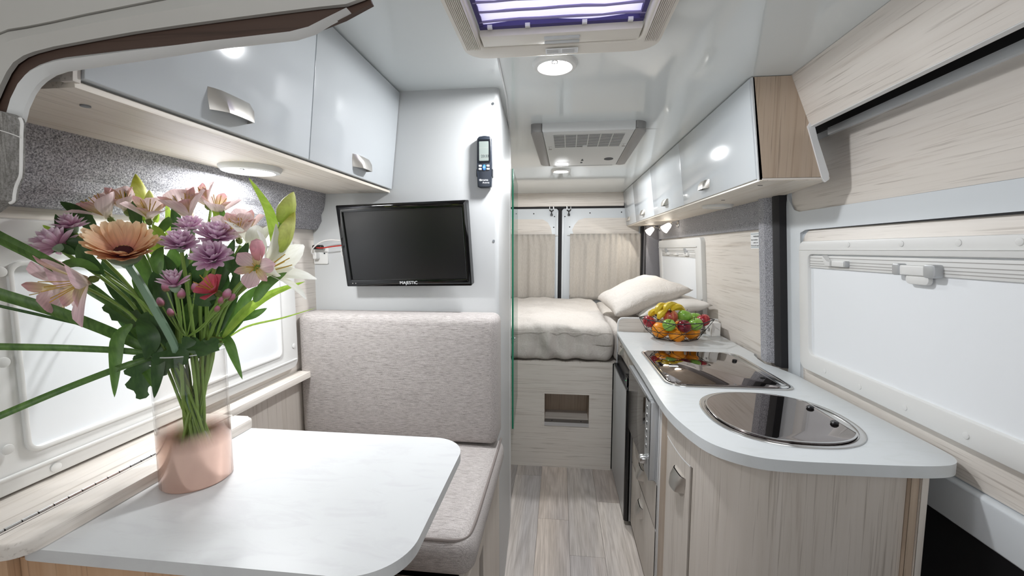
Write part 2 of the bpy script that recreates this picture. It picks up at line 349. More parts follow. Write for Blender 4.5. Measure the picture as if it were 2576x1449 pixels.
def softbox(name, x0, x1, y0, y1, z0, z1, r, m, parent=None, n=14, disp=None):
    h = Vector(((x1-x0)/2, (y1-y0)/2, (z1-z0)/2)); c = Vector(((x0+x1)/2, (y0+y1)/2, (z0+z1)/2)); bm = bmesh.new(); idx = {}
    nn = n if isinstance(n, (list, tuple)) else (n, n, n)
    def tt(k, N, hh):
        s = k/N*2-1; e = 1-r/hh            # denser lines in the rounded band
        q = 3 if N > 8 else 2
        if k <= q: return -1+(1-e)*k/q
        if k >= N-q: return 1-(1-e)*(N-k)/q
        return -e+2*e*(k-q)/(N-2*q)
    def vert(i, j, k):
        if (i, j, k) not in idx:
            p = Vector((tt(i, nn[0], h.x)*h.x, tt(j, nn[1], h.y)*h.y, tt(k, nn[2], h.z)*h.z))
            cl = Vector([max(-(h[a]-r), min(h[a]-r, p[a])) for a in range(3)]); d = p-cl
            q = cl+(d.normalized()*r if d.length > 1e-9 else d)
            nrm = d.normalized() if d.length > 1e-9 else Vector((0, 0, 0))
            q = q+c
            if disp: q = q+disp(q, nrm, ((q.x-x0)/(x1-x0), (q.y-y0)/(y1-y0), (q.z-z0)/(z1-z0)))
            idx[(i, j, k)] = bm.verts.new(q)
        return idx[(i, j, k)]
    X, Y, Z = nn
    for i in range(X):
        for j in range(Y):
            for k in (0, Z): bm.faces.new((vert(i, j, k), vert(i+1, j, k), vert(i+1, j+1, k), vert(i, j+1, k)))
    for i in range(X):
        for k in range(Z):
            for j in (0, Y): bm.faces.new((vert(i, j, k), vert(i+1, j, k), vert(i+1, j, k+1), vert(i, j, k+1)))
    for j in range(Y):
        for k in range(Z):
            for i in (0, X): bm.faces.new((vert(i, j, k), vert(i, j+1, k), vert(i, j+1, k+1), vert(i, j, k+1)))
    o = bmobj(name, bm, m, parent); 
    for p in o.data.polygons: p.use_smooth = True
    return o
def text(name, body, size, origin, U, Vv, m, parent=None, depth=.0004, align='LEFT'):
    cu = bpy.data.curves.new(name, 'FONT'); cu.body = body; cu.size = size; cu.extrude = depth; cu.align_x = align; cu.align_y = 'CENTER'
    t = bpy.data.objects.new(name, cu); COL.objects.link(t); dg = bpy.context.evaluated_depsgraph_get()
    me = bpy.data.meshes.new_from_object(t.evaluated_get(dg)); bpy.data.objects.remove(t); bpy.data.curves.remove(cu)
    U = Vector(U).normalized(); Vv = Vector(Vv).normalized(); W = U.cross(Vv); O = Vector(origin)
    vs = [O+U*v.co.x+Vv*v.co.y+W*v.co.z for v in me.vertices]; fs = [tuple(p.vertices) for p in me.polygons]
    bpy.data.meshes.remove(me); return obj(name, vs, fs, m, parent)
def handle(parent, O, U, Vv, W, wd=.10, h=.036, d=.03, m='brushed'):
    O, U, Vv, W = Vector(O), Vector(U).normalized(), Vector(Vv).normalized(), Vector(W).normalized()
    prof = [(-.5, 0), (-.44, .45), (-.34, .9), (-.17, .97), (0, 1), (.17, .97), (.34, .9), (.44, .45), (.5, 0)]
    V, Fc = [], []; n = len(prof)
    for off in (0, .0035):
        for v, f in ((-.5, 1.0), (.1, .8), (.5, .42)):
            for u, q in prof: V.append(O+U*(u*wd*(1-.12*(v < -.4)))+Vv*(v*h)+W*max(q*d*f-off, 0 if off == 0 else .0002))
    for b in (0, 3*n):
        for j in range(2):
            for i in range(n-1):
                a = b+j*n+i; Fc.append((a, a+1, a+1+n, a+n))
    for j in (0, 2):
        for i in range(n-1): a = j*n+i; Fc.append((a, a+1, a+1+3*n, a+3*n))
    top = [2*n+i for i in range(n)]; Fc.append(tuple(top))
    return obj('handle', V, Fc, m, parent, True)
# ================================================================== the setting
def st(o, label, cat): return tag(o, label, cat, kind='structure')
# floor and its planks
floor = st(box('floor', -.95, 1.04, -1.0, 4.36, -.05, -.004, 'black_plastic'), 'grey oak plank floor of the narrow aisle', 'floor')
xs = [-.59, -.427, -.264, -.101, .062, .225, .388, .55]
offs = [.1, .4, .86, 2.235-1.8, 1.977-.9, .62, .3]
for i in range(len(xs)-1):
    y = -1.0+(offs[i] % .9)-.9
    while y < 2.68:
        a, b = max(y, -1.0), min(y+.9, 2.70)
        if b-a > .05: box('plank', xs[i]+.0006, xs[i+1]-.0006, a+.0006, b-.0006, -.004, 0, 'floor_plank', floor)
        y += .9
# ceiling with the opening of the roof hatch
HX0, HX1, HY0, HY1 = -.20, .19, .76, 1.16
V, Fc = [], []
for (x0, x1, y0, y1) in ((-.95, HX0, -1.0, 4.36), (HX1, .86, -1.0, 4.36), (HX0, HX1, -1.0, HY0), (HX0, HX1, HY1, 4.36)):
    b = len(V)
    for z in (1.99, 2.03): V += [(x0, y0, z), (x1, y0, z), (x1, y1, z), (x0, y1, z)]
    Fc += [tuple(b+i for i in f) for f in ((3, 2, 1, 0), (4, 5, 6, 7), (0, 1, 5, 4), (1, 2, 6, 5), (2, 3, 7, 6), (3, 0, 4, 7))]
ceil = st(obj('ceiling', V, Fc, 'ceiling_gloss'), 'glossy white ceiling of the van', 'ceiling')
slab('joint_strip', [(-.186, 1.24), (-.180, 1.24), (-.198, 1.60), (-.243, 2.09), (-.249, 2.09), (-.204, 1.60)], .0, .006, 'C', 'white_satin', ceil, .002)
# left wall
wl = st(box('wall_left', -.97, -.92, -1.0, 4.36, 0, 2.03, 'wood_y'), 'pale wood lined wall behind the dinette', 'wall')
slab('lower_panel', rect(.40, 1.5, .2, .985), 0, .006, 'L', 'wood_z', wl)
st(box('trim_1', -.915, -.868, .94, 1.37, .982, 1.003, 'wood_y', None, .002), 'narrow pale wood sill under the dinette window', 'trim')
# felt valance above the dinette window, shaped in section
prof = [(-.92, 1.645), (-.862, 1.645), (-.868, 1.60), (-.874, 1.575), (-.885, 1.558), (-.884, 1.535), (-.902, 1.505), (-.92, 1.503)]
st(slab('trim_2', prof, .42, 1.498, lambda u, v, w: (u, w, v), 'felt_grey'), 'grey felt valance between the dinette window and the left overhead cabinet', 'valance')
# partition (washroom block) beside the aisle
part = st(slab('wall_partition', [(-.92, 1.5), (-.233, 1.5), (-.225, 1.502), (-.219, 1.508), (-.217, 1.516), (-.245, 2.12), (-.92, 2.12)], 0, 1.99, 'T', 'white_wall', smooth=True), 'white partition wall carrying the television', 'wall')
for px, py in ((1240, 261), (1242, 606)):
    q = P(px, py, y=1.5); slab('screw', circ(q.x, q.z, .0045, 12), 0, .0015, 'F', 'screw_grey', part)
q = slab('door_track', [(-.241, 1.90), (-.236, 1.90), (-.2385, 1.955), (-.2435, 1.955)], .225, 1.86, 'T', 'white_satin', part)
slab('door_track', [(-.2455, 2.03), (-.240, 2.03), (-.2437, 2.115), (-.2485, 2.115)], .02, 1.985, 'T', 'white_satin', part)
slab('door_track', [(-.2445, 1.965), (-.240, 1.965), (-.2415, 2.0), (-.246, 2.0)], .18, 1.87, 'T', 'chrome', part)
# right wall behind the bed and worktop
wr = st(slab('wall_right', rect(1.903, 4.36, 0, 1.75), -.04, 0, 'R', 'wood_y'), 'pale wood lined wall beside the bed and worktop', 'wall')
st(slab('trim_3', rect(2.02, 4.30, 1.525, 1.668), 0, .022, 'R', 'felt_grey', None, .008), 'grey felt band under the right overhead cabinet', 'felt trim')
fc = [(xr(1.3)+.03, 2.01)] 
st(slab('trim_4', [(1.965, 0), (1.995, .045), (2.03, .050), (2.065, .038), (2.08, 0)], .921, 1.668, lambda u, v, w: (xr(w)-v, u, w), 'felt_grey', smooth=True), 'grey felt covered pillar between the sink and the rear window', 'pillar')
st(slab('trim_5', [(1.895, 0), (1.90, .028), (1.93, .036), (1.955, .03), (1.966, .012), (1.966, 0)], .921, 1.75, lambda u, v, w: (xr(w)-v, u, w), 'seal_black', smooth=True), 'black rubber seal strip beside the felt pillar', 'seal')
# felt corner post at the rear
cp = st(box('trim_6', .80, .955, 4.10, 4.298, .70, 1.66, 'felt_dark', None, .01), 'dark grey felt corner post beside the rear curtain', 'felt trim')
box('edge_seal', .785, .80, 4.19, 4.298, .70, 1.66, 'seal_black', cp)
# rear wall and its two doors
wb = st(box('wall_rear', -.95, 1.0, 4.30, 4.36, 0, 2.03, 'seal_black'), 'rear end of the van behind the bed', 'wall')
slab('header_panel', rect(-.92, .62, 1.858, 1.99), 0, .03, 'B', 'wood_x', wb, .002)
slab('seal', rect(-.92, .80, 1.836, 1.858), 0, .012, 'B', 'seal_black', wb)
slab('centre_seal', rect(-.014, .016, .6, 1.845), 0, .02, 'B', 'seal_black', wb, .003)
def pz(px, py, y=4.30):
    q = P(px, py, y=y); return (q.x, q.z)
for n, x0, x1, poly, lab in (('door_1', -.92, -.016, [(1250, 552), (1366, 552), (1378, 560), (1386, 573), (1389, 590), (1250, 590)], 'left rear door with a rounded wood inset behind its curtain'),
                             ('door_2', .018, .786, [(1606, 588), (1606, 553), (1590, 548), (1470, 549), (1455, 554), (1445, 566), (1439, 578), (1442, 588)], 'right rear door with a rounded wood inset behind its curtain')):
    d = st(slab(n, rr(x0, x1, .5, 1.838, .03, 4), 0, .014, 'B', 'metal_paint', None, .004), lab, 'door')
    slab('wood_inset', [pz(*p) for p in poly], .014, .017, 'B', 'wood_x', d)
    hp = x1-.012 if x0 < -.5 else x0+.012
    slab('edge_profile', rect(hp-.010, hp+.010, .6, 1.80), .014, .024, 'B', 'metal_paint', d, .004)
    s = -1 if x0 < -.5 else 1; cx = s*.085+.001
    lt = tube('latch', [(cx-.017, 4.275, 1.856), (cx-.017, 4.272, 1.822), (cx, 4.272, 1.812), (cx+.017, 4.272, 1.822), (cx+.017, 4.275, 1.856)], .0055, 'black_plastic', d, 6, 3)
    tube('latch_pin', [(cx, 4.272, 1.812), (cx, 4.272, 1.785)], .006, 'black_plastic', lt, 6)
    box('latch_block', cx-.012, cx+.012, 4.264, 4.284, 1.765, 1.785, 'black_plastic', lt, .002)
    for g in (-.019, .019): box('latch_plate', cx+g-.003, cx+g+.003, 4.262, 4.27, 1.828, 1.856, 'chrome', lt)
    for px, py in (((1395, 545), (1393, 572), (1343, 538)) if s < 0 else ((1421, 545), (1433, 571), (1484, 536), (1563, 534))):
        u, v = pz(px, py); slab('screw_hole', circ(u, v, .006, 10), .014, .0155, 'B', 'hole_black', d)
# rear curtains
def curtain(px0, px1, py0, py1, lab, npl, x0=None):
    a, zt = pz(px0, py0, 4.25); b, zb = pz(px1, py1, 4.25); a = x0 if x0 is not None else a
    t = thing('curtain', lab, 'curtain', ((a+b)/2, 4.25, zb), 'beige curtains over the rear door windows')
    rnd = random.Random(npl); ph = [rnd.uniform(0, 6) for _ in range(4)]
    def fn(u, v):
        s = 1-.04*v*math.sin(u*PI); x = a+(b-a)*u; z = zb+(zt-zb)*(1-v)
        d = (.006+.004*v)*math.sin(u*npl*2*PI+ph[0]+.8*math.sin(v*2+ph[1]))+.003*math.sin(u*npl*4.7*PI+ph[2]+v)
        if v < .07: d = .008*math.sin(u*npl*5.2*PI)
        return (x, 4.245+d, z+.004*math.sin(u*npl*2*PI+1)*(v > .95))
    grid_obj('fabric', fn, 90, 16, 'linen_curtain', t, .003)
    tube('rod', [(a-.03, 4.27, zt-.012), (b+.03, 4.27, zt-.012)], .004, 'white_plastic', t, 8)
    for x in (b-.004 if b < .1 else a+.004,): lathe('press_stud', [(0, 0), (.006, .001), (.006, .003), (0, .004)], (x, 4.226, zb+.05), 'chrome', t, 10, Matrix.Rotation(PI/2, 3, 'X'))
curtain(1200, 1395, 590, 756, 'beige linen curtain left of the rear door gap', 4, -.62)
curtain(1434, 1608, 588, 756, 'beige linen curtain right of the rear door gap, behind the pillows', 5)
# ------------------------------------------------------------------ sliding door on the right
d3 = st(slab('door_3', rect(-1.0, 1.90, .745, 1.90), -.05, -.012, 'R', 'metal_paint'), 'white sliding door with pale wood linings beside the sink', 'door')
slab('wood_panel', rr(-1.0, 1.868, 1.576, 1.826, [.02, .02, .02, .055], 6), -.012, -.006, 'R', 'wood_y', d3, .001)
slab('wood_panel', rr(-1.0, 1.80, .862, 1.507, [.07, .02, .02, .03], 6), -.012, -.007, 'R', 'wood_y', d3, .001)
slab('top_rail', rect(-1.0, 1.62, 1.826, 1.852), -.012, .004, 'R', 'metal_paint', d3, .005)
slab('top_seal', rect(-1.0, 1.90, 1.852, 1.95), -.012, .0, 'R', 'seal_black', d3)
slab('waist_rail', [(-1.0, 1.511), (1.76, 1.511), (1.80, 1.50), (1.80, .90), (1.902, .90), (1.902, 1.60), (1.89, 1.66), (1.87, 1.62), (1.84, 1.585), (1.80, 1.574), (-1.0, 1.574)], -.012, .002, 'R', 'metal_paint', d3, .005, 3)
slab('seal_shadow', [(-1.0, 1.499), (1.62, 1.505), (1.76, 1.505), (1.70, 1.511), (-1.0, 1.511)], -.012, .0, 'R', 'seal_black', d3)  # black strip for the seal and the shadow in its gap
slab('sill_panel', [(-1.0, .745), (1.7, .745), (1.7, .858), (-1.0, .858)], -.012, .012, 'R', 'metal_paint', d3, .012, 4)
st(slab('wall_step', rect(-1.0, 1.90, 0, .745), -.06, -.03, 'R', 'seal_black'), 'black step well side under the sliding door', 'wall')
# lining above the sliding door
XZ = lambda u, v, w: (u, w, v)
t7 = st(slab('trim_7', [(.735, 1.989), (.800, 1.828), (.816, 1.828), (.75, 1.989)], -1.0, 1.505, XZ, 'wood_y'), 'sloping pale wood lining above the sliding door', 'lining')
slab('edge_band', [(.798, 1.824), (.802, 1.83), (.818, 1.83), (.816, 1.824)], -1.0, 1.505, XZ, 'white_satin', t7)
slab('recess', [(.818, 1.83), (.935, 1.955), (.935, 1.98), (.79, 1.98)], -1.0, 1.93, XZ, 'seal_black', t7)
slab('end_lip', [(P(*p, y=1.50).x, P(*p, y=1.50).z) for p in ((2031, 318), (2037, 308), (2048, 316), (2056, 350), (2084, 438), (2084, 452), (2076, 458), (2068, 450))], 1.497, 1.507, XZ, 'white_satin', t7, smooth=True)
# ------------------------------------------------------------------ windows
def screw_caps(t, k, pts, r, w):
    for u, v in pts: slab('screw_cap', circ(u, v, r, 16), w, w+.002, k, 'white_plastic', t, .0012)
wn = st(thing('window_1', None, None, (xr(.96), 1.2, .96)), 'long white framed window with closed blind in the sliding door', 'window')
ring('frame', rr(.55, 1.782, .962, 1.462, .03), rr(.60, 1.722, 1.028, 1.412, .022), -.007, .016, 'R', 'white_plastic', wn, .004)
slab('frame_lip', rect(.56, 1.775, 1.428, 1.431), .015, .0185, 'R', 'white_plastic', wn, .001)
slab('blind', rect(.60, 1.722, 1.028, 1.412), -.007, .003, 'R', 'blind_white', wn)
rl = slab('blind_rail', rect(.60, 1.72, 1.362, 1.408), .003, .009, 'R', 'white_plastic', wn, .002)
for z in (1.369, 1.377, 1.386, 1.398): slab('groove', rect(.60, 1.718, z, z+.0022), .009, .0094, 'R', 'print_grey', rl)
c1 = slab('rail_clip', rr(1.50, 1.572, 1.372, 1.392, .004, 3), .009, .022, 'R', 'white_plastic', wn, .003)
slab('clip_end', rr(1.497, 1.508, 1.372, 1.392, .004, 3), .009, .023, 'R', 'silver_plastic', c1, .002)
slab('clip_lever', [(1.575, 1.372), (1.60, 1.374), (1.622, 1.408), (1.612, 1.41), (1.59, 1.388), (1.572, 1.39)], .010, .026, 'R', 'white_plastic', c1, .002)
c2 = slab('rail_latch', rr(1.16, 1.285, 1.362, 1.388, .004, 3), .009, .026, 'R', 'white_plastic', wn, .003)
slab('latch_end', rr(1.155, 1.19, 1.358, 1.392, .008, 4), .009, .030, 'R', 'silver_plastic', c2, .003)
slab('latch_end', rr(1.268, 1.295, 1.36, 1.392, .006, 4), .009, .028, 'R', 'silver_plastic', c2, .003)
slab('latch_tab', rr(1.185, 1.258, 1.338, 1.365, .012, 4), .009, .020, 'R', 'white_plastic', c2, .003)
screw_caps(wn, 'R', [(P(x, y, x=.95).y, 1.446) for x, y in ((2148, 613), (2285, 610), (2432, 607), (2590, 603))]+[(u, .99) for u in (1.62, 1.44, 1.26, 1.08)], .0085, .016)
wn = st(thing('window_2', None, None, (-.9, .92, 1.0)), 'white framed window with closed blind beside the dinette table', 'window')
ring('frame', rr(.44, 1.345, 1.026, 1.482, .03), rr(.60, 1.262, 1.086, 1.405, .018), 0, .022, 'L', 'white_plastic', wn, .006, .016)
slab('blind', rect(.60, 1.262, 1.086, 1.405), 0, .012, 'L', 'blind_white', wn)
slab('frame_ridge', rr(.545, 1.335, 1.052, 1.058, .003, 3), .0205, .025, 'L', 'white_plastic', wn, .002)
slab('frame_ridge', rr(.545, 1.335, 1.44, 1.446, .003, 3), .0205, .025, 'L', 'white_plastic', wn, .002)
ring('blind_bead', rr(.594, 1.268, 1.080, 1.411, .02), rr(.602, 1.260, 1.088, 1.403, .014), .012, .021, 'L', 'white_plastic', wn, .002)
screw_caps(wn, 'L', [(P(x, y, x=-.898).y, P(x, y, x=-.898).z) for x, y in ((10, 912), (20, 1131), (2, 684), (142, 1175), (738, 675), (740, 870))], .0085, .021)
wn = st(thing('window_3', None, None, (xr(1.0), 3.5, .95)), 'white framed window with closed blind above the pillows', 'window')
ring('frame', rr(2.90, 4.095, .93, 1.512, .035), rr(3.05, 4.02, 1.0, 1.42, .02), 0, .030, 'R', 'white_plastic', wn, .008, .022)
slab('blind', rect(3.05, 4.02, 1.0, 1.42), 0, .012, 'R', 'blind_white', wn)
rl = slab('blind_rail', rect(3.06, 4.01, 1.372, 1.418), .012, .018, 'R', 'white_plastic', wn, .002)
for z in (1.378, 1.390, 1.408): slab('groove', rect(3.06, 4.005, z, z+.004), .018, .0185, 'R', 'print_grey', rl)
slab('frame_lip', rr(2.99, 4.09, 1.447, 1.453, .003, 3), .029, .034, 'R', 'white_plastic', wn, .002)
for u in (3.80, 3.52, 3.24):
    c = slab('rail_clip', rr(u-.05, u+.05, 1.385, 1.408, .004, 3), .018, .034, 'R', 'white_plastic', wn, .003)
    if u < 3.3 or u > 3.7: slab('clip_lever', [(u-.02, 1.40), (u+.0, 1.40), (u+.035, 1.435), (u+.02, 1.44)], .02, .04, 'R', 'silver_plastic', c, .002)
# ------------------------------------------------------------------ cab arch at the upper left
lo = [(40, 330), (55, 300), (62, 270), (78, 235), (92, 215), (108, 200), (130, 186), (160, 176), (334, 151), (434, 136), (534, 120), (640, 108), (740, 97), (788, 82), (827, 58), (881, 30)]
mid = [(5, 330), (20, 277), (33, 238), (53, 200), (75, 177), (100, 163), (134, 151), (167, 144), (334, 124), (434, 114), (534, 104), (640, 92), (740, 80), (785, 71), (825, 55), (880, 29)]
out = [(-40, 330), (-20, 260), (0, 214), (16, 181), (33, 157), (58, 140), (84, 130), (134, 117), (234, 98), (334, 80), (450, 63), (568, 47), (690, 31), (802, 17), (870, 10), (930, -12)]
def px_poly(a, b, y): return [(P(*p, y=y).x, P(*p, y=y).z) for p in a]+[(P(*p, y=y).x, P(*p, y=y).z) for p in reversed(b)]
arch = thing('cab_arch', 'pale moulded arch with a dark brown channel at the upper left, before the overhead cabinet', 'arch', (-.62, .46, 1.55))
def strip(name, a, b, y, w, m, parent, bulge=0):
    V, Fc = [], []; n = len(a)
    for p, q in zip(a, b):
        A, B = P(*p, y=y), P(*q, y=y); C = (A+B)/2-Vector((0, bulge, 0))
        V += [A, C, B, B+Vector((0, w, 0)), A+Vector((0, w, 0))]
    for i in range(n-1):
        for j in range(5): a0 = i*5+j; a1 = i*5+(j+1) % 5; Fc.append((a0, a1, a1+5, a0+5))
    Fc.append((0, 1, 2, 3, 4)); Fc.append(tuple((n-1)*5+k for k in (4, 3, 2, 1, 0)))
    return obj(name, V, Fc, m, parent, True)
strip('inner_lip', lo, mid, .455, .005, 'arch_lip', arch, .008)
mid2 = [(x+4, y+5) for x, y in mid[:-2]]+[(865, 46), (935, 8)]; out2 = [(x-6, y-6) for x, y in out]
strip('channel', mid2, out2, .458, .006, 'wood_cab', arch, -.002)
top = [(-700, 330), (-700, 150), (-700, 0), (-700, -200), (-700, -400)]+[(-700+i*166, -695) for i in range(11)]
g1 = [(-140, 330), (-120, 240), (-100, 180), (-80, 140), (-50, 115), (-20, 96), (20, 80), (70, 72), (130, 60), (220, 40), (300, 24), (380, 8), (460, -8), (560, -28), (680, -50), (935, -60)]
strip('outer_panel', out, g1, .452, .005, 'arch_beige', arch, .006)
strip('upper_panel', [(x, y-7) for x, y in g1], top, .450, .005, 'arch_beige', arch)
g2 = [(x, y-14) for x, y in g1]; strip('groove', [(x, y+4) for x, y in g1], g2, .456, .004, 'wood_cab', arch, -.002)  # dark strip painted in for the shadow of the moulding step
# curtain hanging at the left edge
cpx = [(-650, 270), (0, 283), (30, 286), (50, 297), (55, 310), (54, 340), (53, 400), (52, 438), (46, 455), (40, 470), (36, 490), (34, 506), (25, 511), (10, 519), (0, 527), (-60, 570), (-650, 640)]
ct = thing('cab_curtain', 'grey linen cab curtain with a stitched pale edge at the left edge, below the arch', 'curtain', (P(0, 560, y=.44).x, .44, P(0, 560, y=.44).z))
cp2 = [(P(*p, y=.442).x, P(*p, y=.442).z) for p in cpx]
slab('fabric', cp2, .430, .446, XZ, 'cab_curtain', ct)
tube('hem', [P(x, y, y=.436) for x, y in cpx[3:13]], .0016, 'cable_white', ct, 6, 3)
tube('seam', [P(x, y, y=.4285) for x, y in ((-10, 325), (20, 334), (40, 341), (56, 348))], .0006, 'cable_white', ct, 5, 3)
# unseen wall added behind the camera to keep sky light out
st(box('wall_blocker', -.95, 1.02, -1.04, -1.0, 0, 2.03, 'cab_curtain'), 'unseen grey wall added behind the camera to block sky light', 'wall')
# ================================================================== cabinets overhead
def lean(x0, z0, x1, z1):
    return lambda u, v, w: (x0+(x1-x0)*(v-z0)/(z1-z0)+w*(1 if x0 < 0 else -1), u, v)
LF = lean(-.612, 1.642, -.572, 1.988); RF = lean(.652, 1.662, .612, 1.988)
ohl = thing('overhead_cabinet', 'white overhead cabinet with two doors above the dinette', 'cabinet', (-.75, 1.0, 1.64))
slab('carcass', [(-.918, 1.644), (-.626, 1.644), (-.588, 1.988), (-.86, 1.988)], .492, 1.498, XZ, 'wood_x', ohl)
slab('underside', [(-.918, .492), (-.616, .492), (-.616, 1.498), (-.918, 1.498)], 1.636, 1.6445, 'T', 'wood_under', ohl, .001)
slab('end_strip', [(-.63, 1.642), (-.612, 1.642), (-.572, 1.988), (-.59, 1.988)], .487, .496, XZ, 'wood_y', ohl)
for y0, y1 in ((.497, .985), (.988, 1.496)):
    d = slab('door', rect(y0, y1, 1.648, 1.984), -.014, .004, LF, 'white_gloss', ohl, .0015)
    yc = .735 if y0 < .6 else 1.243
    handle(d, LF(yc, 1.690, .004), (0, -1, 0), (.115, 0, .99), (1, 0, -.1))
slab('fixing', circ(-.678, .553, .006, 14), 1.634, 1.6362, 'T', 'screw_grey', ohl)
ohr = thing('overhead_cabinet', 'long white overhead cabinet with four doors above the worktop and bed', 'cabinet', (.75, 2.9, 1.66))
slab('carcass', [(.668, 1.668), (.628, 1.988), (.745, 1.988), (.868, 1.668)], 1.515, 4.27, XZ, 'wood_y', ohr)
slab('end_panel', [(.655, 1.660), (.618, 1.988), (.735, 1.988), (.868, 1.660)], 1.503, 1.517, XZ, 'wood_post', ohr, .001)  # darker wood tone puts the shade on this end into its colour
slab('edge_band', [(.868, 1.658), (.868, 1.664), (.662, 1.664), (.662, 1.658)], 1.500, 1.52, XZ, 'wood_x', ohr)
slab('underside', [(.655, 1.503), (.868, 1.503), (.93, 1.9), (.93, 4.27), (.655, 4.27)], 1.656, 1.6665, 'T', 'wood_under', ohr, .001)
ys = [1.512, 2.338, 3.037, 3.735, 4.268]
for i in range(4):
    d = slab('door', rect(ys[i]+.001, ys[i+1]-.001, 1.664, 1.985), -.014, .004, RF, 'white_gloss', ohr, .0015)
    handle(d, RF((1.99, 2.69, 3.39, 4.075)[i], 1.716, .004), (0, 1, 0), (-.12, 0, .99), (-1, 0, -.1))
slab('edge_band', [(.652, 1.660), (.612, 1.987), (.622, 1.987), (.664, 1.660)], 1.503, 1.514, XZ, 'edge_grey', ohr)
for u, v in ((.70, 1.60), (.74, 2.05)): slab('fixing', rect(u-.008, u+.008, v, v+.002), 1.6545, 1.6562, 'T', 'print_dark', ohr)
# ================================================================== ceiling fittings
def downlight(lab, x, y, z, r, e, grp='round LED lights', lens=True, name='ceiling_light', soft=None):
    t = thing(name, lab, 'light', (x, y, z), grp)
    lathe('bezel', [(r*.70, -.010), (r*.78, -.014), (r*.92, -.012), (r, -.004), (r, 0), (r*.6, 0)], (x, y, z), 'white_plastic', t, 36)
    l = lathe('lens', [(0, -.0115), (r*.55, -.0115), (r*.70, -.009), (r*.70, -.003), (0, -.003)], (x, y, z), 'led_lens' if lens else 'cream_plastic', t, 32)
    if lens:
        for i in range(10):
            a = 2*PI*i/10; box('diode', x+r*.42*math.cos(a)-.003, x+r*.42*math.cos(a)+.003, y+r*.42*math.sin(a)-.0015, y+r*.42*math.sin(a)+.0015, z-.0126, z-.0114, 'print_grey', l)
        lathe('touch_switch', [(.007, -.0125), (.010, -.0135), (.011, -.011), (.007, -.011)], (x, y-r*.55, z), 'chrome', t, 16)
        lamp('light_from_'+name, 'AREA', (x, y, z-.016), e, (.97, .985, 1), r*1.3)
        if soft: lamp('glow_from_'+name, 'SPOT', (x, y, z-.03), soft, (.97, .985, 1), .04, shape=None).data.spot_size = PI
    return t
downlight('round LED ceiling light between the roof hatch and the air conditioner', -.02, 1.335, 1.99, .068, 4.3, soft=3)
downlight('round LED ceiling light behind the air conditioner, above the bed', .003, 3.06, 1.99, .068, 2.5, soft=14)
downlight('round LED light under the left overhead cabinet, above the flowers', -.772, 1.0, 1.636, .070, 2.2)
downlight('round unlit light under the right overhead cabinet', .80, 2.29, 1.656, .075, 0, lens=False)
# roof hatch
ht = thing('roof_hatch', 'cream framed roof hatch with a pleated lavender blind', 'roof hatch', (0, .96, 1.97))
CM = 'C'
ring('frame', rr(-.262, .252, .70, 1.222, .06, 6), rr(-.212, .200, .75, 1.172, .022, 6), 0, .028, CM, 'cream_plastic', ht, .006, .022)
for sx, x0 in ((-1, -.252), (1, .208)):
    for i in range(9): slab('grille_rib', rr(x0+i*.0042, x0+i*.0042+.0022, .75, 1.165, .001, 2), .022, .0295, CM, 'cream_plastic', ht, .0008)
def hz(u, v, w): return (u, v, 1.99-w)
slab('front_rail', [(-.208, 1.112), (.196, 1.112), (.196, 1.168), (-.208, 1.168)], .004, .021, CM, 'cream_plastic', ht, .004)
gp = slab('grip', rr(-.045, .045, 1.125, 1.137, .003, 3), .021, .025, CM, 'edge_grey', ht, .001); slab('grip', rr(-.045, .045, 1.148, 1.158, .003, 3), .021, .025, CM, 'edge_grey', ht, .001)
def pleat(u, v):
    y = .74+.365*v; k = (v*9) % 1.0
    return (-.205+.40*u, y, 1.993+.010*abs(k-.5)+.004*math.sin(u*9+v*5))
grid_obj('blind', pleat, 24, 54, 'hatch_blind', ht)
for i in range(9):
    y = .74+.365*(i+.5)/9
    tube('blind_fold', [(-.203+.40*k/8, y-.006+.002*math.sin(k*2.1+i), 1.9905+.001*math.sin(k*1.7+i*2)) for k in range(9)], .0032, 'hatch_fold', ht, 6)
box('blind_border', -.207, -.196, .74, 1.11, 1.988, 2.006, 'hatch_dark', ht); box('blind_border', .186, .197, .74, 1.11, 1.988, 2.006, 'hatch_dark', ht); box('blind_border', -.207, .197, 1.098, 1.112, 1.986, 2.004, 'hatch_dark', ht)
for x in (-.18, -.085, .055, .165): box('blind_clip', x-.006, x+.006, 1.096, 1.104, 1.982, 1.99, 'white_plastic', ht)
stk = slab('care_label', rect(-.043, .043, 1.178, 1.206), .0275, .0286, CM, 'paper_white', ht)
for j in range(6):
    for x0, x1 in ((-.040, -.003), (.001, .040)): slab('fine_print', rect(x0, x1-.006*(j % 2), 1.182+j*.0038, 1.1834+j*.0038), .0285, .0289, CM, 'print_grey', stk)
# air conditioner
ac = thing('air_conditioner', 'white ceiling air conditioner with grey sides and a slatted intake', 'air conditioner', (.12, 2.3, 1.945))
A0, A1, B0, B1 = -.135, .375, 1.935, 2.72
CA = lambda u, v, w: (u+(v-1.935)*.02, v, 1.99-w)
slab('housing', rect(A0+.052, A1-.052, B0, B1), 0, .040, CA, 'ac_white', ac, .008, 3)
slab('side_cover', rr(A0, A0+.052, B0, B1, [.012, .05, .022, .012], 6), 0, .038, CA, 'ac_grey', ac, .007, 3)
slab('side_cover', rr(A1-.052, A1, B0, B1, [.022, .012, .012, .05], 6), 0, .038, CA, 'ac_grey', ac, .007, 3)
gr = slab('intake', rr(A0+.098, A1-.088, 1.985, 2.225, .006, 3), .036, .0404, CA, 'dark_slot', ac)
for i in range(12): slab('slat', rect(A0+.098, A1-.088, 1.987+i*.0212, 1.9955+i*.0212), .0399, .0409, CA, 'ac_white', ac)
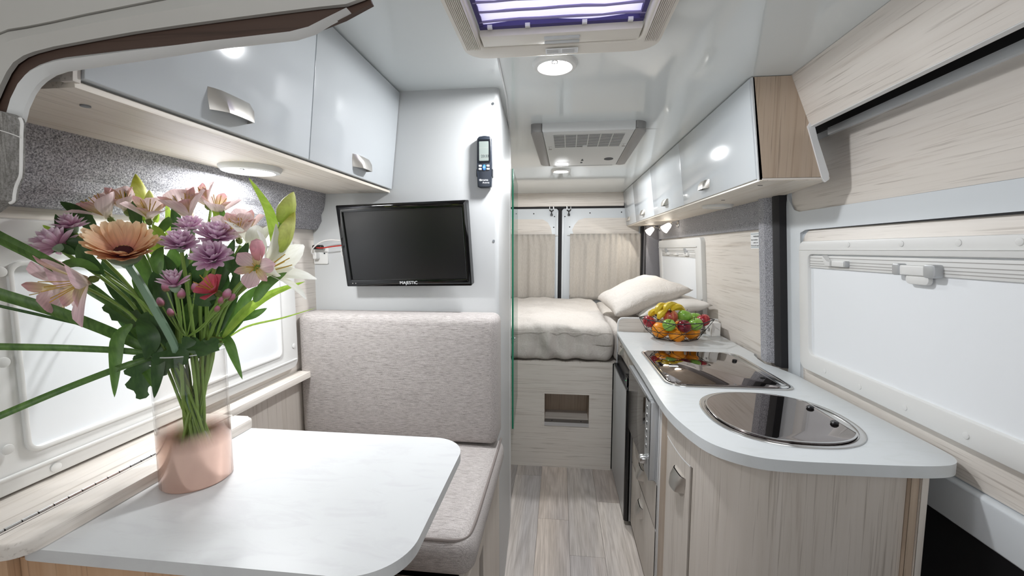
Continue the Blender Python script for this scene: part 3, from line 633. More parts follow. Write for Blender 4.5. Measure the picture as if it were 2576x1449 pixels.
for i in range(7):
    x = A0+.098+i*(A1-A0-.186)/6; slab('grille_bar', rect(x-.0018, x+.0018, 1.985, 2.225), .0399, .0412, CA, 'ac_white', ac)
def icon(u, v): 
    o = slab('catch', rr(u-.010, u+.010, v-.03, v+.03, .003, 3), .040, .0418, CA, 'ac_white', ac, .001); slab('catch_slot', rect(u-.008, u+.008, v+.012, v+.03), .0416, .0424, CA, 'ac_grey', o); slab('catch_slot', rect(u-.004, u-.002, v-.024, v+.006), .0416, .0424, CA, 'ac_grey', o)
icon(A0+.075, 2.23); icon(A1-.068, 2.20)
slab('catch', rr(.115-.012, .115+.012, 2.185, 2.245, .003, 3), .040, .0448, CA, 'ac_white', ac, .001)
slab('status_window', circ(.262, 2.525, .026, 24, .035), .0400, .0415, CA, 'print_dark', ac)
slab('mark', [(.105, 2.56), (.121, 2.56), (.113, 2.505)], .0400, .0412, CA, 'print_dark', ac); slab('mark', rect(.104, .116, 2.60, 2.625), .0400, .0412, CA, 'print_dark', ac)
for i in range(9): slab('maker_print', rect(-.035+i*.0085, -.030+i*.0085, 2.585, 2.60), .0400, .0408, CA, 'print_grey', ac)
slab('vent_lip', rr(-.06, .30, 2.70, 2.716, .003, 3), .0395, .043, CA, 'ac_white', ac, .002)
# ================================================================== partition fittings
tv = thing('television', 'black flat television with a glossy bezel on the white partition', 'television', (-.53, 1.44, 1.30))
tl, tr_, br, bl = Vector((-.771, 1.405, 1.583)), Vector((-.312, 1.405, 1.596)), Vector((-.302, 1.440, 1.306)), Vector((-.757, 1.440, 1.299))
def tvm(u, v, w):
    a = bl.lerp(br, u); b = tl.lerp(tr_, u); n = Vector((0, -.99, -.12)); return a.lerp(b, v)+n*w
slab('case', rr(0, 1, 0, 1, .012, 3), -.035, 0, tvm, 'black_plastic', tv)
ring('bezel', rr(0, 1, 0, 1, .010, 3), rr(.046, .962, .085, .915, .002, 3), -.002, .008, tvm, 'black_gloss', tv, .002)
slab('screen', rect(.044, .964, .083, .917), -.001, .003, tvm, 'screen_black', tv)
slab('rear_housing', rr(.25, .75, .15, .8, .03, 3), -.062, -.034, tvm, 'black_plastic', tv)
text('maker_name', 'MAJESTIC', .0155, tvm(.505, .042, .0085), (br-bl), (tl-bl), 'print_white', tv, .0003, 'CENTER')
for u in (.05, .075): slab('indicator', circ(u, .04, .0035, 8, .006), .0075, .0088, tvm, 'print_grey', tv)
rm = thing('remote_control', 'dark blue-grey remote control with a lit clock display in a wall cradle', 'remote control', (-.268, 1.49, 1.645))
ru0, ru1 = P(1199, 343, y=1.48).x, P(1237, 343, y=1.48).x; rz0, rz1 = P(1218, 472, y=1.48).z, P(1218, 341, y=1.48).z; rw = ru1-ru0; rh = rz1-rz0
def rmm(u, v, w): return (ru0+rw*u, 1.50-w, rz0+rh*v)
body = [(0.04, .02), (.2, .0), (.8, .0), (.96, .02), (1, .3), (.98, .94), (.85, .985), (.5, 1.0), (.15, .985), (.02, .94), (0, .3)]
slab('body', body, .004, .022, rmm, 'remote_body', rm, .004, 3)
slab('display_surround', rr(.08, .90, .48, .925, .05, 3), .0215, .0232, rmm, 'remote_dark', rm)
lcd = slab('display', rr(.17, .80, .515, .885, .02, 2), .0225, .0238, rmm, 'remote_lcd', rm)
text('clock_digits', '23:33', .0125, rmm(.30, .60, .0240), (1, 0, 0), (0, 0, 1), 'print_dark', lcd, .0001)
for v in (.565, .635, .76): slab('display_line', rect(.17, .80, v, v+.004), .0237, .0240, rmm, 'print_grey', lcd)
for u in (.23, .75):
    for v in (.358, .418): slab('button', rr(u-.095, u+.095, v-.019, v+.019, .016, 3), .0215, .0245, rmm, 'button_white', rm, .001)
pb = slab('power_button', rr(.40, .60, .335, .440, .05, 4), .0215, .0248, rmm, 'button_blue', rm, .001)
ring('power_ring', circ(.50, .39, .06, 16, .018), circ(.50, .39, .042, 16, .0125), .0245, .0252, rmm, 'print_white', pb)
slab('cradle', [(-.03, .215), (.0, .215), (.0, .36), (-.03, .36)], .0, .02, rmm, 'remote_dark', rm, .002); slab('cradle', [(1.0, .215), (1.04, .215), (1.04, .36), (1.0, .36)], .0, .02, rmm, 'remote_dark', rm, .002)
text('maker_name', 'truma', .0105, rmm(.28, .147, .0224), (1, 0, 0), (0, 0, 1), 'print_white', rm, .0003)
ring('maker_mark', circ(.235, .147, .075, 18, .021), circ(.235, .147, .058, 18, .0165), .0220, .0228, rmm, 'print_white', rm)
slab('maker_mark', rect(.165, .305, .1455, .1485), .0220, .0228, rmm, 'print_white', rm); slab('maker_mark', rect(.225, .245, .128, .166), .0220, .0228, rmm, 'print_white', rm)
text('model_name', 'Aventa', .0085, rmm(.38, .095, .0224), (1, 0, 0), (0, 0, 1), 'print_white', rm, .0002)
# socket and leads left of the television
sk = thing('wall_socket', 'white wall socket plate with plugged leads left of the television', 'socket', (-.89, 1.49, 1.375))
slab('plate', rr(-.918, -.862, 1.376, 1.440, .004, 3), 0, .007, 'F', 'white_plastic', sk, .002)
slab('screw', circ(-.874, 1.416, .003, 10), .007, .0085, 'F', 'print_dark', sk)
slab('aerial_plug', rr(-.908, -.893, 1.395, 1.420, .004, 3), .007, .03, 'F', 'white_plastic', sk, .003)
wc = thing('power_lead', 'red and black power lead between the socket and the television', 'cable', (-.84, 1.47, 1.42))
tube('lead', [(-.905, 1.475, 1.436), (-.885, 1.462, 1.437), (-.86, 1.455, 1.436), (-.82, 1.452, 1.441), (-.765, 1.455, 1.447)], .0024, 'cable_red', wc, 6, 5)
slab('plug', rr(-.905, -.868, 1.431, 1.447, .006, 4), .02, .038, 'F', 'black_plastic', wc, .004)
ac2 = thing('aerial_lead', 'white aerial lead looping from the socket to the television', 'cable', (-.82, 1.47, 1.41))
tube('lead', [(-.90, 1.472, 1.41), (-.905, 1.46, 1.42), (-.888, 1.45, 1.440), (-.855, 1.446, 1.459), (-.82, 1.448, 1.465), (-.78, 1.46, 1.462)], .0026, 'cable_white', ac2, 6, 5)
tube('lead_loop', [(-.762, 1.466, 1.447), (-.785, 1.462, 1.438), (-.79, 1.462, 1.415), (-.778, 1.464, 1.398), (-.76, 1.47, 1.394)], .0018, 'cable_white', ac2, 6, 5)
# ------------------------------------------------------------------ dinette
def puff(ax, amt):
    def f(p, n, uv):
        k = Vector((0, 0, 0)); a, b = [i for i in range(3) if i != ax]
        s = 1 if uv[ax] > .5 else -1
        k[ax] = s*amt*max(0, (1-(2*uv[a]-1)**4))*max(0, (1-(2*uv[b]-1)**4))*(1 if n.length == 0 or abs(n[ax]) > .5 else 0)
        return k
    return f
sb = thing('back_cushion', 'grey-brown woven upright back cushion below the television', 'cushion', (-.55, 1.43, .76))
softbox('cushion', -.915, -.205, 1.365, 1.492, .762, 1.208, .028, 'upholstery', sb, (20, 8, 16), puff(1, .006))
for z in (.770, 1.192): pass
bp = [(x, 1.372, z) for x, z in ((-.90, .766), (-.235, .764), (-.214, .785), (-.214, 1.17), (-.235, 1.197), (-.90, 1.198))]
sc = thing('seat_cushion', 'grey-brown woven seat cushion with piped edges beside the table', 'cushion', (-.55, 1.17, .665))
softbox('cushion', -.915, -.192, .905, 1.48, .648, .752, .042, 'upholstery', sc, (20, 18, 8), puff(2, .008))
tube('piping', [(-.90, .919, .742), (-.36, .919, .742), (-.29, .919, .742), (-.245, .920, .742), (-.222, .927, .742), (-.210, .945, .742), (-.206, .985, .742), (-.205, 1.05, .742), (-.205, 1.36, .743), (-.206, 1.47, .743)], .004, 'piping', sc, 6, 6)
bb = thing('bench', 'pale wood bench base under the seat cushion', 'bench', (-.55, 1.2, 0))
box('front_panel', -.915, -.235, .925, .943, 0, .638, 'wood_table', bb, .001)
box('top_board', -.915, -.215, .925, 1.495, .618, .638, 'wood_y', bb, .001)
slab('side_panel', [(.925, .0), (1.02, .0), (1.10, .56), (1.16, .56), (1.16, 0), (1.495, 0), (1.495, .618), (.925, .618)], -.235, -.217, lambda u, v, w: (w, u, v), 'wood_z', bb, .001)
box('inner_board', -.60, -.58, .95, 1.48, 0, .62, 'wood_dark', bb)
tb = thing('dining_table', 'white dinette table with a rounded free end carrying the vase', 'table', (-.48, .7, 0))
tp = rr(-.78, -.205, .49, .908, [.075, .02, .02, .085], 16)
slab('table_top', tp, .981, 1.0, 'T', 'table_white', tb, .007, 4, True, True)
box('pedestal', -.784, -.26, .496, .514, 0, .980, 'wood_table', tb, .001)
box('side_board', -.90, -.785, .482, .50, 0, .998, 'wood_table', tb, .001)
fs = thing('folding_shelf', 'pale wood shelf with a piano hinge along the left window', 'shelf', (-.82, .7, 1.0))
slab('fixed_board', rect(-.918, -.803, .45, .93), 1.0005, 1.022, 'T', 'wood_y', fs, .002)
slab('leaf', rr(-.798, -.738, .462, .925, [.02, .004, .004, .035], 6), 1.0005, 1.022, 'T', 'wood_y', fs, .006, 3)
hg = tube('hinge', [(-.8005, .452, 1.0225), (-.8005, .735, 1.0225)], .0012, 'hole_black', fs, 6)
for i in range(14): tube('hinge_knuckle', [(-.8005, .453+i*.0202, 1.0232), (-.8005, .4715+i*.0202, 1.0232)], .0024, 'steel', fs, 8)
# ================================================================== kitchen
ctl = [(.352, 1.75), (.347, 1.45), (.352, 1.32), (.375, 1.196), (.411, 1.114), (.485, 1.062), (.571, 1.049), (.70, 1.050), (.84, 1.055), (.914, 1.065), (.952, 1.083), (.972, 1.114), (.976, 1.16)]
curve = [(p.x, p.y) for p in smooth_path([(a, b, 0) for a, b in ctl], 5)]
wtop = [(.362, 2.672), (.354, 2.17)]+curve+[(.976, 1.80), (.960, 1.875), (.933, 1.905), (.920, 1.97), (.917, 2.06), (.93, 2.13), (.968, 2.15), (.968, 2.672)]
wt = tag(slab('worktop', wtop, .890, .920, 'T', 'worktop_white', None, .012, 4, True, True), 'long white worktop with a rounded near end beside the sliding door', 'worktop')
ups = thing('end_upstand', 'low wood upstand with a white rounded edge between the worktop and the bed', 'upstand', (.67, 2.69, .92))
up = [(.372, .80), (.372, .965), (.376, .985), (.390, .997), (.41, 1.0), (.965, 1.0), (.965, .80)]
slab('board', up, 2.674, 2.692, XZ, 'wood_x', ups)
ring('edge_band', [(.366, .70), (.366, .966), (.371, .989), (.387, 1.003), (.41, 1.006), (.966, 1.006), (.966, .70)], [(.372, .70), (.372, .965), (.376, .985), (.390, .997), (.41, 1.0), (.960, 1.0), (.960, .70)], 2.672, 2.694, XZ, 'white_satin', ups)
# hob with glass lid
hob = thing('hob', 'dark glass lidded hob set in the worktop, reflecting the fruit', 'hob', (.635, 1.87, .92))
ho = rr(.405, .867, 1.590, 2.150, [.075, .05, .07, .05], 8)
ring('steel_rim', ho, rr(.419, .853, 1.604, 2.136, [.065, .04, .06, .04], 8), .9202, .925, 'T', 'steel', hob, .003)
slab('glass_lid', rr(.420, .820, 1.605, 2.135, [.06, .04, .06, .03], 8), .9202, .9275, 'T', 'glass_lid', hob, .002)
slab('tray_edge', rr(.822, .853, 1.64, 2.10, [.02, .004, .004, .02], 5), .9202, .9235, 'T', 'steel', hob, .001)
for y in (1.72, 1.99): lathe('lid_hinge', [(0, 0), (.010, 0), (.010, .002), (.006, .004), (0, .004)], (.80, y, .9275), 'black_plastic', hob, 14)
slab('rating_label', rect(.475, .515, 1.845, 1.865), .9274, .9278, 'T', 'paper_white', hob)
# sink
snk = thing('sink', 'round steel-rimmed sink with a dark glass lid at the near end of the worktop', 'sink', (.66, 1.335, .92))
def egg(sx, sy, n=56, cx=.66, cy=1.334, clip=None):
    o = []
    for i in range(n):
        a = 2*PI*i/n; x = cx+sx*math.copysign(abs(math.cos(a))**.86, math.cos(a)); y = cy+sy*math.copysign(abs(math.sin(a))**.86, math.sin(a))
        if clip: x = min(x, clip)
        o.append((x, y))
    return o
ring('steel_rim', egg(.206, .214), egg(.190, .198), .9202, .9245, 'T', 'steel', snk, .003)
slab('rim_shelf', egg(.191, .199), .9202, .9208, 'T', 'steel', snk)
lidp = egg(.188, .196, 72, clip=.818)
slab('glass_lid', lidp, .9209, .9285, 'T', 'glass_lid', snk, .002)
ring('lid_edge', lidp, [(.66+(x-.66)*.975, 1.334+(y-1.334)*.975) for x, y in lidp], .9283, .9292, 'T', 'steel', snk)
for y in (1.275, 1.395): lathe('lid_hinge', [(0, 0), (.010, 0), (.011, .004), (.008, .008), (0, .008)], (.795, y, .9285), 'black_plastic', snk, 16)
# curved end cabinet
ins = [(p.x, p.y) for p in smooth_path([(.372, 1.445, 0), (.372, 1.36, 0), (.378, 1.27, 0), (.398, 1.195, 0), (.435, 1.135, 0), (.495, 1.092, 0), (.575, 1.077, 0), (.70, 1.077, 0), (.845, 1.080, 0)], 6)]
inn = []
for i, (x, y) in enumerate(ins):
    a = ins[max(i-1, 0)]; b = ins[min(i+1, len(ins)-1)]; tx, ty = b[0]-a[0], b[1]-a[1]; l = math.hypot(tx, ty); inn.append((x-ty/l*.016, y+tx/l*.016))
cc = thing('curved_cabinet', 'pale wood base cabinet with a curved end under the sink', 'cabinet', (.6, 1.25, 0))
n2 = 16
slab('curved_panel', ins[n2:]+inn[n2:][::-1], .02, .889, 'T', 'wood_z', cc, smooth=True)
slab('top_rail', ins[:n2+1]+inn[:n2+1][::-1], .80, .889, 'T', 'wood_z', cc, smooth=True)
dr = slab('door', ins[1:n2]+inn[1:n2][::-1], .03, .797, 'T', 'wood_z', cc, smooth=True)
slab('door_edge', [(x-.0006, y) for x, y in ins[1:n2]]+inn[1:n2][::-1], .7965, .7995, 'T', 'white_satin', cc)
handle(dr, (.3765, 1.295, .722), (.09, -1, 0), (0, 0, 1), (-1, -.09, 0), .085, .05, .028)
box('post', .378, .396, 1.45, 1.543, 0, .889, 'wood_post', cc, .001)
box('end_panel', .846, .864, 1.068, 1.545, 0, .889, 'wood_post', cc, .001)
box('end_edge', .8645, .880, 1.062, 1.080, 0, .889, 'wood_z', cc, .001)
box('base_plinth', .42, .845, 1.17, 1.54, 0, .03, 'seal_black', cc)
# drawers below the microwave
dw = thing('drawer_cabinet', 'pale wood cabinet with two drawers under the microwave', 'cabinet', (.6, 1.83, 0))
box('carcass', .392, .90, 1.55, 2.10, 0, .885, 'wood_z', dw)
for z0, z1, zh in ((.37, .548, .452), (.05, .365, .278)):
    d = box('drawer', .372, .391, 1.555, 2.085, z0, z1, 'wood_z', dw, .0015)
    handle(d, (.372, 1.835, zh), (0, -1, 0), (0, 0, 1), (-1, 0, 0), .085, .05, .028)
box('stile', .372, .391, 1.545, 1.57, .05, .885, 'white_satin', dw, .001)
box('top_rail', .372, .391, 1.57, 2.10, .868, .889, 'wood_y', dw, .001)
# microwave
mw = thing('microwave', 'silver framed built-in microwave with a dark glass door', 'microwave', (.37, 1.82, .56))
box('housing', .368, .372, 1.572, 2.08, .552, .866, 'silver_plastic', mw)
box('door', .345, .368, 1.665, 2.075, .556, .858, 'black_gloss', mw, .002)
box('top_trim', .343, .371, 1.60, 2.075, .852, .866, 'silver_plastic', mw, .001)
cp_ = box('control_panel', .343, .371, 1.575, 1.664, .556, .862, 'silver_plastic', mw, .003)
for i in range(6):
    z = .826-i*.031; box('button', .3405, .344, 1.625, 1.645, z-.004, z+.004, 'chrome', cp_, .001); box('button_mark', .3424, .3431, 1.625, 1.645, z-.0095, z-.007, 'print_dark', cp_)
lathe('dial', [(0, 0), (.018, 0), (.019, .003), (.017, .024), (.015, .026), (0, .026)], (.343, 1.625, .618), 'steel', cp_, 24, Matrix.Rotation(-PI/2, 3, 'Y'))
# fridge and the drawer above it
fr = thing('fridge', 'grey fronted fridge with black edges beside the bed base', 'fridge', (.45, 2.38, 0))
box('cabinet_body', .375, .90, 2.115, 2.655, .02, .80, 'black_plastic', fr, .004)
fd = box('door', .345, .371, 2.145, 2.650, .03, .715, 'fridge_front', fr, .004)
tube('door_edge', [(.359, 2.132, .03), (.359, 2.132, .716)], .0165, 'black_gloss', fr, 14)
tube('frame_edge', [(.388, 2.112, .03), (.388, 2.112, .718)], .012, 'black_gloss', fr, 12)
box('hinge_gap', .368, .377, 2.118, 2.124, .03, .70, 'alu', fr)
box('door_top', .346, .372, 2.13, 2.650, .715, .724, 'black_plastic', fr, .002)
box('control_fascia', .366, .376, 2.13, 2.650, .724, .792, 'black_plastic', fr, .002)
box('control_box', .350, .366, 2.165, 2.25, .724, .772, 'black_gloss', fr, .001)
lathe('indicator', [(0, 0), (.0015, 0), (.0015, .0008), (0, .0008)], (.3495, 2.20, .75), 'led_green', fr, 8, Matrix.Rotation(-PI/2, 3, 'Y'))
for x, y in ((.359, 2.132), (.388, 2.112)): lathe('hinge_cap', [(0, .0), (.012, 0), (.012, .008), (.005, .028), (0, .03)], (x, y, .716), 'black_plastic', fr, 12)
ud = thing('top_drawer', 'narrow wood drawer front above the fridge', 'drawer', (.5, 2.38, .79))
dd = box('drawer_front', .372, .390, 2.30, 2.655, .796, .884, 'wood_z', ud, .0015)
handle(dd, (.372, 2.48, .842), (0, -1, 0), (0, 0, 1), (-1, 0, 0), .085, .042, .026)
box('filler', .372, .390, 2.105, 2.297, .796, .884, 'wood_z', ud, .0015)
# ================================================================== bed
bd = thing('bed_base', 'pale wood bed base with an open niche at the end of the aisle', 'bed', (0, 3.4, 0))
n0, n1 = P(1370, 990, y=2.68), P(1481, 1066, y=2.68); nx0, nx1, nz0, nz1 = n0.x, n1.x, n1.z, n0.z
ring('front_panel', [(-.915, 0), (.343, 0), (.343, .704), (-.915, .704)], [(nx0, nz0), (nx1, nz0), (nx1, nz1), (nx0, nz1)], 2.68, 2.698, XZ, 'wood_bed', bd, smooth=False)
ring('niche_frame', rect(nx0-.016, nx1+.016, nz0-.016, nz1+.016), rect(nx0, nx1, nz0, nz1), 2.679, 2.6805, XZ, 'wood_x', bd, smooth=False)
box('niche_back', nx0-.03, nx1+.03, 2.90, 2.91, nz0-.03, nz1+.03, 'wood_post', bd)
box('niche_floor', nx0-.01, nx1+.01, 2.698, 2.90, nz0-.012, nz0, 'wood_bed', bd)
box('niche_side', nx0-.012, nx0, 2.698, 2.90, nz0, nz1, 'wood_post', bd); box('niche_side', nx1, nx1+.012, 2.698, 2.90, nz0, nz1, 'wood_post', bd); box('niche_top', nx0-.01, nx1+.01, 2.698, 2.90, nz1, nz1+.012, 'wood_dark', bd)
ms_ = box('metal_strip', nx0, nx1, 2.674, 2.73, nz0, nz0+.003, 'alu', bd); box('metal_strip_front', nx0, nx1, 2.6745, 2.6785, nz0-.022, nz0, 'alu', bd)
for f in (.17, .83): lathe('strip_screw', [(0, .002), (.004, .002), (.004, 0)], (nx0+(nx1-nx0)*f, 2.70, nz0+.003), 'print_dark', bd, 10)
box('platform', -.915, .343, 2.68, 4.28, .704, .712, 'wood_y', bd); box('platform', .343, .955, 2.70, 4.28, .704, .712, 'wood_y', bd)
mt = tag(softbox('mattress', .352, .945, 2.70, 4.17, .713, .925, .04, 'bedding', None, (10, 14, 8)), 'pale mattress end under the pillows behind the worktop', 'mattress')
def wr_(p, n, uv):
    k = Vector((0, 0, 0))
    if uv[2] > .5:
        k.z = .022*noise.noise(Vector((p.x*3.2, p.y*3.2, 1)))+.014*noise.noise(Vector((p.x*9+p.y*5, p.y*6, 4)))+.010*noise.noise(Vector((p.x*22+p.y*8, p.y*9, 6)))*max(0, 1-uv[1]*3)+.02*(1-uv[1])*max(0, uv[2]-.8)*0
    if uv[1] < .2:
        a = min(1, (1-uv[2])*2.2)*(1-uv[1]*5)
        s = p.x*16+p.z*10*math.sin(p.x*5)+1.5*noise.noise(Vector((p.x*4, p.z*2, 7)))
        k.y -= a*(.016*math.sin(s)+.038*noise.noise(Vector((p.x*10+p.z*6, p.z*5, 2))))-.014
        k.z += .010*math.sin(p.x*15)*max(0, .25-uv[2])*2
    return k
dv = tag(softbox('duvet', -.912, .346, 2.645, 4.20, .724, .948, .055, 'bedding', None, (70, 50, 22), wr_), 'beige duvet draped over the foot of the bed', 'duvet')
def pillow(lab, c00, c10, c11, c01, T, seed, m='bedding'):
    n = 30; c = [Vector(q) for q in (c00, c10, c11, c01)]; bm = bmesh.new()
    def pt(u, v): return c[0]*(1-u)*(1-v)+c[1]*u*(1-v)+c[2]*u*v+c[3]*(1-u)*v
    nrm = ((c[1]-c[0]).cross(c[3]-c[0])).normalized()
    for s in (1, -1):
        g = []
        for i in range(n+1):
            for j in range(n+1):
                a, b = i/n*2-1, j/n*2-1
                a2 = a*(1-.09*(1-b*b)*a*a); b2 = b*(1-.09*(1-a*a)*b*b)
                e = max(0, 1-a*a)*max(0, 1-b*b)
                w = 1+.10*noise.noise(Vector((a*1.6+seed, b*1.6, s)))+.05*noise.noise(Vector((a*4.5+seed, b*6, s)))
                ed = .012*noise.noise(Vector((a*3+seed, b*3, 9)))*(1-e)
                g.append(bm.verts.new(pt((a2+1)/2, (b2+1)/2)+nrm*(s*T*(e**.40)*w+ed)))
        for i in range(n):
            for j in range(n):
                q = i*(n+1)+j; f = (g[q], g[q+n+1], g[q+n+2], g[q+1]); bm.faces.new(f if s > 0 else f[::-1])
    bmesh.ops.remove_doubles(bm, verts=bm.verts[:], dist=.0004)
    o = bmobj('pillow', bm, m)
    for p in o.data.polygons: p.use_smooth = True
    return tag(o, lab, 'pillow', 'pillows on the bed')
pillow('large beige pillow propped up in front, nearer the duvet', (.36, 2.76, 1.0), (.885, 2.90, 1.165), (.72, 3.50, 1.22), (.30, 3.42, 1.035), .085, 1)
pillow('white pillow lying against the wall below the rear window, under the beige one', (.52, 2.79, .992), (.948, 2.715, 1.085), (.930, 3.50, 1.075), (.50, 3.50, .99), .064, 2, 'pillow_cream')
# glass panel beside the bed
tube('seam', [(-.86+i*.034, 2.6465+.004*math.sin(i*1.7), .908+.006*noise.noise(Vector((i*.4, 3, 1)))) for i in range(36)], .0022, 'bedding', dv, 5)
gp = thing('glass_door', 'clear glass door panel with green edge beside the bed', 'glass door', (-.25, 2.4, .49))
slab('pane', [(-.2405, 2.137), (-.2325, 2.137), (-.260, 2.635), (-.268, 2.635)], .49, 1.83, 'T', 'pane_glass', gp)
slab('pane_edge', [(-.2410, 2.1315), (-.2320, 2.1315), (-.2320, 2.137), (-.2410, 2.137)], .489, 1.831, 'T', 'glass_green_edge', gp)
lathe('knob', [(0, -.014), (.007, -.013), (.007, -.006), (.003, -.004), (.003, .004), (.007, .006), (.007, .013), (0, .014)], (-.2368, 2.146, .972), 'chrome', gp, 14, Matrix.Rotation(PI/2, 3, 'Y'))
# small power box and warning sticker
pbx = thing('power_box', 'small white angled socket box standing at the back of the worktop', 'socket box', (.93, 2.62, .92))
slab('case', [(.885, 2.668), (.897, 2.57), (.945, 2.57), (.945, 2.668)], .9205, 1.0, 'T', 'white_plastic', pbx, .003)
slab('switch', rect(.885, .889, 2.60, 2.63), .95, .97, lambda u, v, w: (u, v, w), 'white_satin', pbx)
sk2 = thing('warning_sticker', 'white printed sticker on the wood wall, half hidden by the felt pillar', 'sticker', (.94, 2.2, 1.44))
slab('sheet', rect(2.10, 2.235, 1.435, 1.513), 0, .0008, 'R', 'paper_white', sk2)
for z in (1.441, 1.505): slab('rule', rect(2.10, 2.233, z, z+.0025), .0008, .0011, 'R', 'line_blue', sk2)
for z, s, b, y in ((1.494, .013, 'WARNING', 2.205), (1.478, .010, 'Ensure ventilation', 2.231), (1.464, .010, 'outlet is not', 2.205), (1.450, .010, 'Do not use for space', 2.231)):
    text('print', b, s, (xr(z)-.0013, y, z), (0, -1, 0), (.068, 0, 1), 'print_dark', sk2, .0001)
# reading lights
for (x, y, z, lab) in ((.925, 3.43, 1.625, 'lit reading spotlight on the felt band, nearer of the pair'), (.925, 4.03, 1.625, 'lit reading spotlight on the felt band, nearer the rear doors')):
    t = thing('reading_light', lab, 'lamp', (x, y, z-.03), 'reading spotlights above the pillows')
    lathe('wall_plate', [(0, 0), (.026, 0), (.026, .006), (.02, .010), (0, .010)], (xr(z)-.022, y, z), 'steel', t, 20, Matrix.Rotation(-PI/2, 3, 'Y'))
    tube('arm', [(xr(z)-.03, y, z), (xr(z)-.06, y-.005, z+.004), (xr(z)-.085, y-.01, z+.002)], .0055, 'steel', t, 8)
    axis = Vector((-.75, -.12, -.66)).normalized(); R = axis.to_track_quat('Z', 'Y').to_matrix(); o = Vector((xr(z)-.082, y-.01, z+.006))
    lathe('holder', [(0, -.012), (.011, -.012), (.013, .008), (0, .008)], o, 'steel', t, 16, R)
    lathe('glass_shade', [(.004, .006), (.016, .008), (.022, .02), (.034, .072), (.031, .072), (.019, .02), (.004, .012)], o, 'lamp_glass', t, 20, R)
    lamp('light_from_reading_light', 'SPOT', o+axis*.05, 3.5, (1, .95, .86), .02, aim=axis).data.spot_size = 2.2
# ================================================================== fruit bowl
BX, BY, BZ = .668, 2.490, .922
fb = thing('fruit_bowl', 'black geometric wire bowl full of fruit on the worktop', 'bowl', (BX, BY, BZ))
nb = 8
r0 = [Vector((BX+.122*math.cos(2*PI*(i+.5)/nb), BY+.105*math.sin(2*PI*(i+.5)/nb), BZ+.003)) for i in range(nb)]
r1 = [Vector((BX+.166*math.cos(2*PI*i/nb), BY+.145*math.sin(2*PI*i/nb), BZ+.048)) for i in range(nb)]
r2 = [Vector((BX+.204*math.cos(2*PI*(i+.5)/nb+.15), BY+.174*math.sin(2*PI*(i+.5)/nb+.15), BZ+.112+.006*math.sin(i*2.1))) for i in range(nb)]
def loop(r): return r+[r[0]]
tubes('rim_wire', [loop(r2)], .0028, 'wire_black', fb); tubes('base_wire', [loop(r0)], .0026, 'wire_black', fb); tubes('middle_wire', [loop(r1)], .0020, 'wire_black', fb)
for i in range(nb):
    tubes('side_wire', [[r0[i], r1[i], r2[i]]], .0018, 'wire_black', fb); tubes('side_wire', [[r0[i], r1[(i+1) % nb], r2[i]]], .0018, 'wire_black', fb)
tubes('base_cross', [[r0[0], r0[4]], [r0[2], r0[6]]], .0020, 'wire_black', fb)
def globe(name, lab, cat, c, r, m, grp, apple=True, tilt=(0, 0), seed=0):
    R = (Matrix.Rotation(tilt[0], 3, 'X') @ Matrix.Rotation(tilt[1], 3, 'Y')); c = Vector(c)
    t = thing(name, lab, cat, c-Vector((0, 0, r)), grp)
    pr = []
    for i in range(17):
        a = -PI/2+PI*i/16; rad = r*math.cos(a); z = r*math.sin(a)*.93
        if apple:
            rad *= 1+.06*math.sin(a); z = r*.92*math.sin(a)-.35*r*math.exp(-(rad/(.33*r))**2)*(1 if a > 0 else .45)*(1 if a > 0 else -1)
        pr.append((max(rad, 0), z))
    body = lathe('flesh', pr, (0, 0, 0), m, None, 22)
    me = body.data; bpy.data.objects.remove(body)
    mn = min(p[1] for p in pr)
    for v in me.vertices: v.co = R @ Vector((v.co.x, v.co.y, v.co.z+mn))
    o = link('skin', me, c, m, t, True)
    for p in me.polygons: p.use_smooth = True
    top = c+R @ Vector((0, 0, r*.55 if apple else r*.90))
    if apple: tube('stalk', [top, top+R @ Vector((.002, 0, .012)), top+R @ Vector((.005, .002, .022))], .0014, 'fruit_stalk', t, 6)
    else: lathe('navel', [(0, .002), (.003, .002), (.004, 0)], top, 'fruit_stalk', t, 8, R)
    return t
def fp(px, py, y): return P(px, py, y=y)
G1, G2, G3 = 'apples in the wire bowl', 'oranges in the wire bowl', 'bananas in the wire bowl'
globe('orange', 'orange at the lower left of the wire bowl, under the red apple', 'orange', fp(1661, 830, 2.46), .048, 'orange_peel', G2, False, (.3, .4))
globe('orange', 'orange at the bottom front centre of the wire bowl', 'orange', fp(1703, 842, 2.42), .045, 'orange_peel', G2, False, (.7, 0))
globe('orange', 'orange at the lower right of the wire bowl, under the green apple', 'orange', fp(1741, 836, 2.47), .043, 'orange_peel', G2, False, (.2, -.4))
globe('orange', 'orange at the back of the wire bowl, mostly hidden by apples', 'orange', (.70, 2.585, .966), .043, 'orange_peel', G2, False)
globe('apple', 'dark red apple at the left rim of the wire bowl', 'apple', fp(1633, 809, 2.51), .038, 'apple_red', G1, True, (.2, .5))
globe('apple', 'blushed red apple at the top centre of the fruit, below the bananas', 'apple', fp(1687, 797, 2.50), .042, 'apple_blush', G1, True, (.3, -.2))
globe('apple', 'green apple on top of the fruit, right of the blushed apple', 'apple', fp(1722, 796, 2.50), .041, 'apple_green', G1, True, (-.2, .3))
globe('apple', 'green apple at the front of the bowl, left of the deep red apple', 'apple', fp(1683, 818, 2.395), .036, 'apple_green', G1, True, (.5, 0))
globe('apple', 'deep crimson glossy apple at the front of the bowl', 'apple', fp(1721, 821, 2.395), .038, 'apple_deep', G1, True, (.3, .2))
globe('apple', 'green apple at the right of the bowl, beside the crimson apple', 'apple', fp(1750, 816, 2.44), .039, 'apple_green', G1, True, (.1, -.3))
